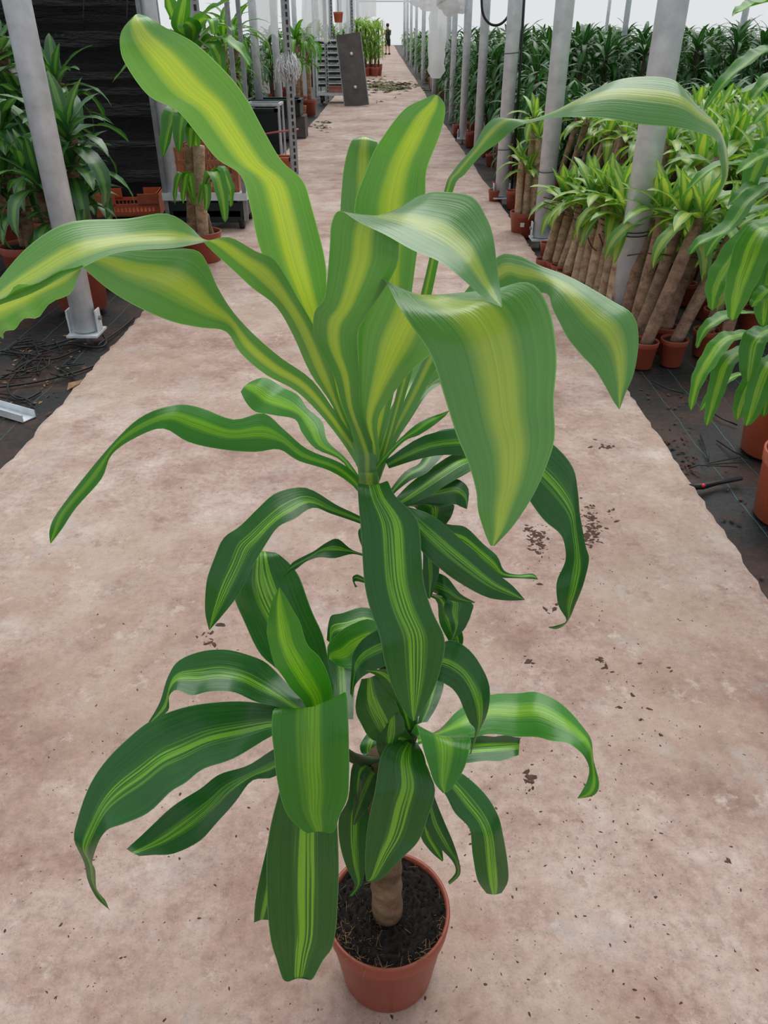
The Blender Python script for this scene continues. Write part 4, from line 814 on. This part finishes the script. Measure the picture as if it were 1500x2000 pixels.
# boxes behind the upright
def tub(name, label, loc, size, mat, cat='box'):
    t = thing(name, label, cat, loc); w, d, h = size
    mb = MB(); 
    for sx in (-1,1): mb.box((sx*w/2,0,h/2), (.02,d,h)); mb.box((0,sx*d/2,h/2), (w,.02,h))
    mb.box((0,0,.01), (w,d,.02)); mb.obj('body', M[mat], t, False)
    m2 = MB()
    for sx in (-1,1): m2.box((sx*w/2,0,h), (.06,d+.06,.04)); m2.box((0,sx*d/2,h), (w+.06,.06,.04))
    m2.obj('rim', M[mat], t, False); return t
g0 = gnd(528, 312); t0 = tub('plastic_bin', 'tall dark green bin in a light steel frame left of the slotted upright', (g0.x-.05, g0.y+.2, 0), (.36,.36,.62), 'dark_green')
fr = MB()
for sx in (-1,1):
    for sy in (-1,1): fr.box((sx*.22, sy*.22, .34), (.025,.025,.68))
fr.box((0,-.22,.69),(.46,.03,.03)).box((0,.22,.69),(.46,.03,.03)).box((-.22,0,.69),(.03,.46,.03)).box((.22,0,.69),(.03,.46,.03)); fr.obj('steel_frame', M['steel'], t0, False)
g1 = gnd(543, 268); tub('plastic_tray', 'wide black tray on a stand behind the dark green bin', (g1.x, g1.y, .35), (.85,.6,.22), 'dark_green', 'tray')
m_ = thing('tray_stand', 'dark block stand under the wide black tray', 'stand', (g1.x+.1, g1.y, 0)); MB().box((0,0,.17), (.8,.5,.34)).box((0,-.26,.1),(.75,.02,.14)).obj('block', M['board'], m_, False)
g2 = gnd(556, 330); tub('plastic_box', 'small orange box on the ground beside the slotted upright', (g2.x-.03, g2.y+.1, 0), (.26,.26,.12), 'red_plastic')
tag(MB().tube([at(515,262,10.7), at(545,257,10.7), at(572,254,10.65), at(582,252,10.8)], .012, 5).obj('strap', M['pink_strap']), 'pink strap stretched from the dark bin to the slotted upright', 'strap')
# white plastic sheets hung
def hanging(name, label, x0, x1, ytop, ybot, Y, seed, fullness=.08, cat='plastic sheet'):
    r = random.Random(seed); mb = MB(); n = 14; m = 12; ph = r.uniform(0,6)
    for j in range(m+1):
        for i in range(n+1):
            f = i/n; g_ = j/m; a = at(x0+(x1-x0)*f, ytop+(ybot-ytop)*g_ + (8*math.sin(f*7+ph) if j == m else 0), Y)
            mb.v.append(a + Vector((0, fullness*math.sin(f*11+ph+g_*2), 0)))
    for j in range(m):
        for i in range(n): k = j*(n+1)+i; mb.f.append((k, k+1, k+n+2, k+n+1))
    return tag(mb.obj(name, M['film']), label, cat)
hanging('plastic_sheet', 'flat white plastic sheet hanging between the two left posts', 500, 543, -60, 74, 14.6, 2, .03)
hanging('plastic_sheet', 'crumpled white film bag hanging left of the red hanging pot', 588, 640, -60, 76, 17.5, 3, .25)
hanging('plastic_sheet', 'narrow white film hanging behind the red hanging pot', 655, 680, -60, 60, 24, 4, .2)
hanging('plastic_sheet', 'white film hanging right of the red hanging pot along the left posts', 690, 735, -60, 40, 46, 6, .4)
# rolls wrapped on right posts
def wrap(label, px, pyt, pyb, Y, r0, seed, name='wrapped_film'):
    r = random.Random(seed); a, b = at(px, pyt, Y), at(px, pyb, Y); b.x = a.x; n = 14
    return tag(MB().tube([a.lerp(b, k/n)+Vector((r.uniform(-.02,.02),r.uniform(-.02,.02),0)) for k in range(n+1)], [r0*r.uniform(.85,1.2) for _ in range(n)]+[r0*.6], 14).obj(name, M['film']), label, 'plastic film')
wrap('long white film wrapped round a post beyond the black cable loop', 858, -60, 152, 19.5, .17, 2)
wrap('bundle of white film tied high beside the black cable loop', 886, -50, 20, 14.2, .22, 5)
wrap('short white film bundle high up behind the long wrapped post', 838, -50, 22, 24, .2, 8); wrap('small white film bundle far down the right row of posts', 815, -40, 10, 30, .2, 9)
# cable loop and cable down a post
tag(MB().tube(catmull([at(941,-40,11.6), at(942,20,11.6), at(955,45,11.6), at(975,48,11.6), at(993,30,11.6), at(1000,-5,11.6), at(1001,-40,11.6)], 6), .016, 7).obj('cable', M['black_rubber']), 'black cable hanging in a loop between two right posts', 'cable')
tag(MB().tube([at(1026,-40,8.75), at(1015,150,8.7), at(997,395,8.68)], .014, 7).obj('cable', M['black_rubber']), 'straight dark cable running down the third right post', 'cable')
# tray trolley and leaning board
tt = gnd(664, 205); Yt = 22.2; t = thing('tray_trolley', 'steel trolley stacked with black trays behind the leaning dark board', 'trolley', (-1.25, Yt, gz(Yt)))
for k in range(8): z = 1.35-k*.13; MB().box((0,0,z), (1.0,.7,.035)).obj('shelf', M['steel'], t, False); MB().box((0,0,z-.05), (.94,.64,.05)).obj('tray', M['dark_green'], t, False)
MB().box((0,0,.2), (1.05,.75,.06)).obj('deck', M['steel'], t, False)
for sx in (-1,1):
    for sy in (-1,1): MB().box((sx*.5,sy*.35,.8), (.04,.04,1.3)).obj('upright', M['steel'], t, False); MB().tube([(sx*.4-.03,sy*.28,.085),(sx*.4+.03,sy*.28,.085)], .085, 12).obj('wheel', M['black_rubber'], t)
tub('plastic_box', 'small pinkish red box on the deck of the tray trolley', (-1.3, Yt-.1, gz(Yt)+.231), (.4,.4,.14), 'pink_paint')
YB = 21.1; b0, b1 = at(697, 210, YB), at(680, 66, YB+.35)
t = thing('board', 'tall dark weathered board leaning against the tray trolley', 'board', (b0.x, YB, gz(YB)))
dz = (b1-Vector((b0.x,YB,gz(YB)))); ax = dz.normalized(); wx = Vector((1,0,0)); wx = (wx-ax*wx.dot(ax)).normalized(); ny = ax.cross(wx); rot = Matrix((wx, ny, ax)).transposed(); Lb = dz.length
MB().box(dz/2, (.58,.04,Lb), rot).obj('panel', M['board'], t, False)
for sx in (-1,1): MB().box(dz/2+wx*sx*.295, (.02,.06,Lb), rot).obj('edge_strip', M['steel_dark'], t, False)
for f in (.26,.72): MB().tube([dz*f-ny*.02+wx*.02, dz*f-ny*.07+wx*.02], .035, 12).obj('fixing', M['steel'], t); MB().tube([dz*f+ny*.02+wx*.02, dz*f+ny*.07+wx*.02], .035, 12).obj('fixing', M['steel'], t)
tag(link('plant_pot', pot_mesh(.11,.085,.2,M['red_plastic'],18), None, at(661,44,20.5)), 'small red pot hanging high beside the slotted uprights', 'pot')
MB().tube([(0,0,.19),(0,0,1.6)], .008, 5).obj('hanger', M['wire_dark'], bpy.data.objects['plant_pot.009'] if 'plant_pot.009' in bpy.data.objects else None)
# ------------------------------------------------------------------ left: rows of plants behind the posts
R = random.Random(91)
FOLG = [foliage_mesh('foliage', M['leaf_light'], 13, .5, .07, 270+k, ((0,1.),(-.35,1.),(-.7,.9))) for k in range(3)]
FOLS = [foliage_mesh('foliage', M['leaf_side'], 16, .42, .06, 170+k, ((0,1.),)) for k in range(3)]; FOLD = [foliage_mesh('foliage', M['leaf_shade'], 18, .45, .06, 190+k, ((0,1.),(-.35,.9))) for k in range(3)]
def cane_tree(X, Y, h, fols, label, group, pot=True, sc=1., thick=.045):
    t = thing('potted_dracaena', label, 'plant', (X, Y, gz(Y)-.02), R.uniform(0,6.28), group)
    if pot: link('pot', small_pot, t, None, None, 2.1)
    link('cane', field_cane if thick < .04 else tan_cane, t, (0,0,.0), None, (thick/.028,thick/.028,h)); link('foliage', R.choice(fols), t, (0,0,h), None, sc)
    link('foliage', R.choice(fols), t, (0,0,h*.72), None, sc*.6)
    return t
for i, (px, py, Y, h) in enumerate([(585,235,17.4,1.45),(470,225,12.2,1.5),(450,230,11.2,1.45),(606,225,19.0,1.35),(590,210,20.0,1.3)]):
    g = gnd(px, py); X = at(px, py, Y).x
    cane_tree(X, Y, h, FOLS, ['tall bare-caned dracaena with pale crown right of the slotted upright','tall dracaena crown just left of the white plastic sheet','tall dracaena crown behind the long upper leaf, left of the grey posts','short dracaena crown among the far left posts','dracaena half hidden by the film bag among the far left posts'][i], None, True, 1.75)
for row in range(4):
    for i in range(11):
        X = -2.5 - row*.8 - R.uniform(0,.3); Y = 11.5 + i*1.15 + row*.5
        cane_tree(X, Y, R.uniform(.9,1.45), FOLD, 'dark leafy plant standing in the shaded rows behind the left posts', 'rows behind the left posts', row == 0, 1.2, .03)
for i in range(16):
    Y = 24 + i*2.1; X = edge(LEFT, Y) - .35 - (i%3)*.3
    cane_tree(X, Y, R.uniform(1.1,1.6), FOLS, 'pale green plant lining the left of the path far beyond the board', 'far plants on the left', False, 1.3, .03)
# the potted group past the board
for i in range(12):
    px = 698 + (i%6)*8.5 + R.uniform(-2,2); Y = 34 + (i//6)*3.0 + R.uniform(0,.8); X = at(px, 138, Y).x
    cane_tree(X, Y, R.uniform(1.5,1.75), FOLG, 'tall potted plant in the group standing on the path beyond the board', 'group on the path beyond the board', True, 1.15, .03)
for i in range(24):
    Y = 24 + i*1.7; X = edge(RIGHT, Y) + .35 + (i%2)*.3
    cane_tree(X, Y, R.uniform(.6,1.3), FOLS if i % 3 else FOLD, 'small green plant lining the right of the path in the distance', 'far plants on the right', i < 6, 1.25, .03)
# ------------------------------------------------------------------ distant worker and cart
def person(X, Y, z):
    t = thing('person', 'distant worker in black sleeveless top and black shorts, seen from behind on the path', 'person', (X, Y, z), .3)
    V = [(0,0,.94),(0,0,1.15),(0,0,1.38),(0,0,1.47),(0,0,1.56),(0,.01,1.70),
         (-.17,0,1.38),(-.25,.05,1.12),(-.22,.25,1.18),(.17,0,1.38),(.23,.08,1.13),(.17,.28,1.22),
         (-.09,0,.88),(-.11,.02,.48),(-.12,-.02,.08),(-.12,.10,.03),(.09,0,.88),(.10,.0,.48),(.12,-.04,.08),(.12,.08,.03),(-.2,.33,1.22),(.15,.36,1.26)]
    Ed = [(0,1),(1,2),(2,3),(3,4),(4,5),(2,6),(6,7),(7,8),(8,20),(2,9),(9,10),(10,11),(11,21),(0,12),(12,13),(13,14),(14,15),(0,16),(16,17),(17,18),(18,19)]
    rad = [.15,.14,.13,.06,.085,.085,.07,.048,.038,.07,.048,.038,.095,.062,.045,.04,.095,.062,.045,.04,.035,.035]
    me = bpy.data.meshes.new('body'); me.from_pydata(V, Ed, []); me.materials.append(M['skin']); o = link('body', me, t)
    sk = o.modifiers.new('Skin', 'SKIN')
    for i, v in enumerate(me.skin_vertices[0].data): v.radius = (rad[i],)*2; v.use_root = (i == 0)
    o.modifiers.new('Subdivision', 'SUBSURF').levels = 1; o.modifiers[-1].render_levels = 1
    MB().lathe([(.165,.92),(.165,1.1),(.17,1.25),(.175,1.36),(.10,1.45),(.07,1.47)], 16).obj('top', M['black_cloth'], t)
    mb = MB().lathe([(.12,.97),(.175,.95),(.18,.86),(.15,.80)], 16)
    for sx in (-1,1): mb.tube([(sx*.09,0,.88),(sx*.11,.02,.5)], [.115,.09], 12)
    mb.obj('shorts', M['black_cloth'], t)
    MB().lathe([(.001,1.80),(.07,1.785),(.105,1.73),(.107,1.66),(.09,1.61)], 14, (0,-.01,0)).obj('hair', M['hair'], t)
    for sx in (-1,1): MB().box((sx*.12,.04,.035), (.10,.27,.07)).tube([(sx*.12,-.03,.05),(sx*.12,-.03,.10)], .06, 8).obj('shoe', M['black_cloth'], t)
    return t
person(0.0, 60.5, gz(60.5))
t = thing('hand_cart', 'faded red hand cart beside the distant worker', 'cart', (-.62, 60.3, gz(60.3)))
for sx in (-1,1):
    MB().tube([(sx*.28,-.3,.15),(sx*.28,-.3,1.9)], .03, 6).obj('upright', M['pink_paint'], t); MB().tube([(sx*.28,.4,.15),(sx*.28,.4,1.9)], .03, 6).obj('upright', M['pink_paint'], t)
    for sy in (-.3,.4): MB().tube([(sx*.28-.03,sy,.09),(sx*.28+.03,sy,.09)], .09, 10).obj('wheel', M['black_rubber'], t)
MB().box((0,.05,.2), (.62,.8,.05)).obj('deck', M['pink_paint'], t, False)
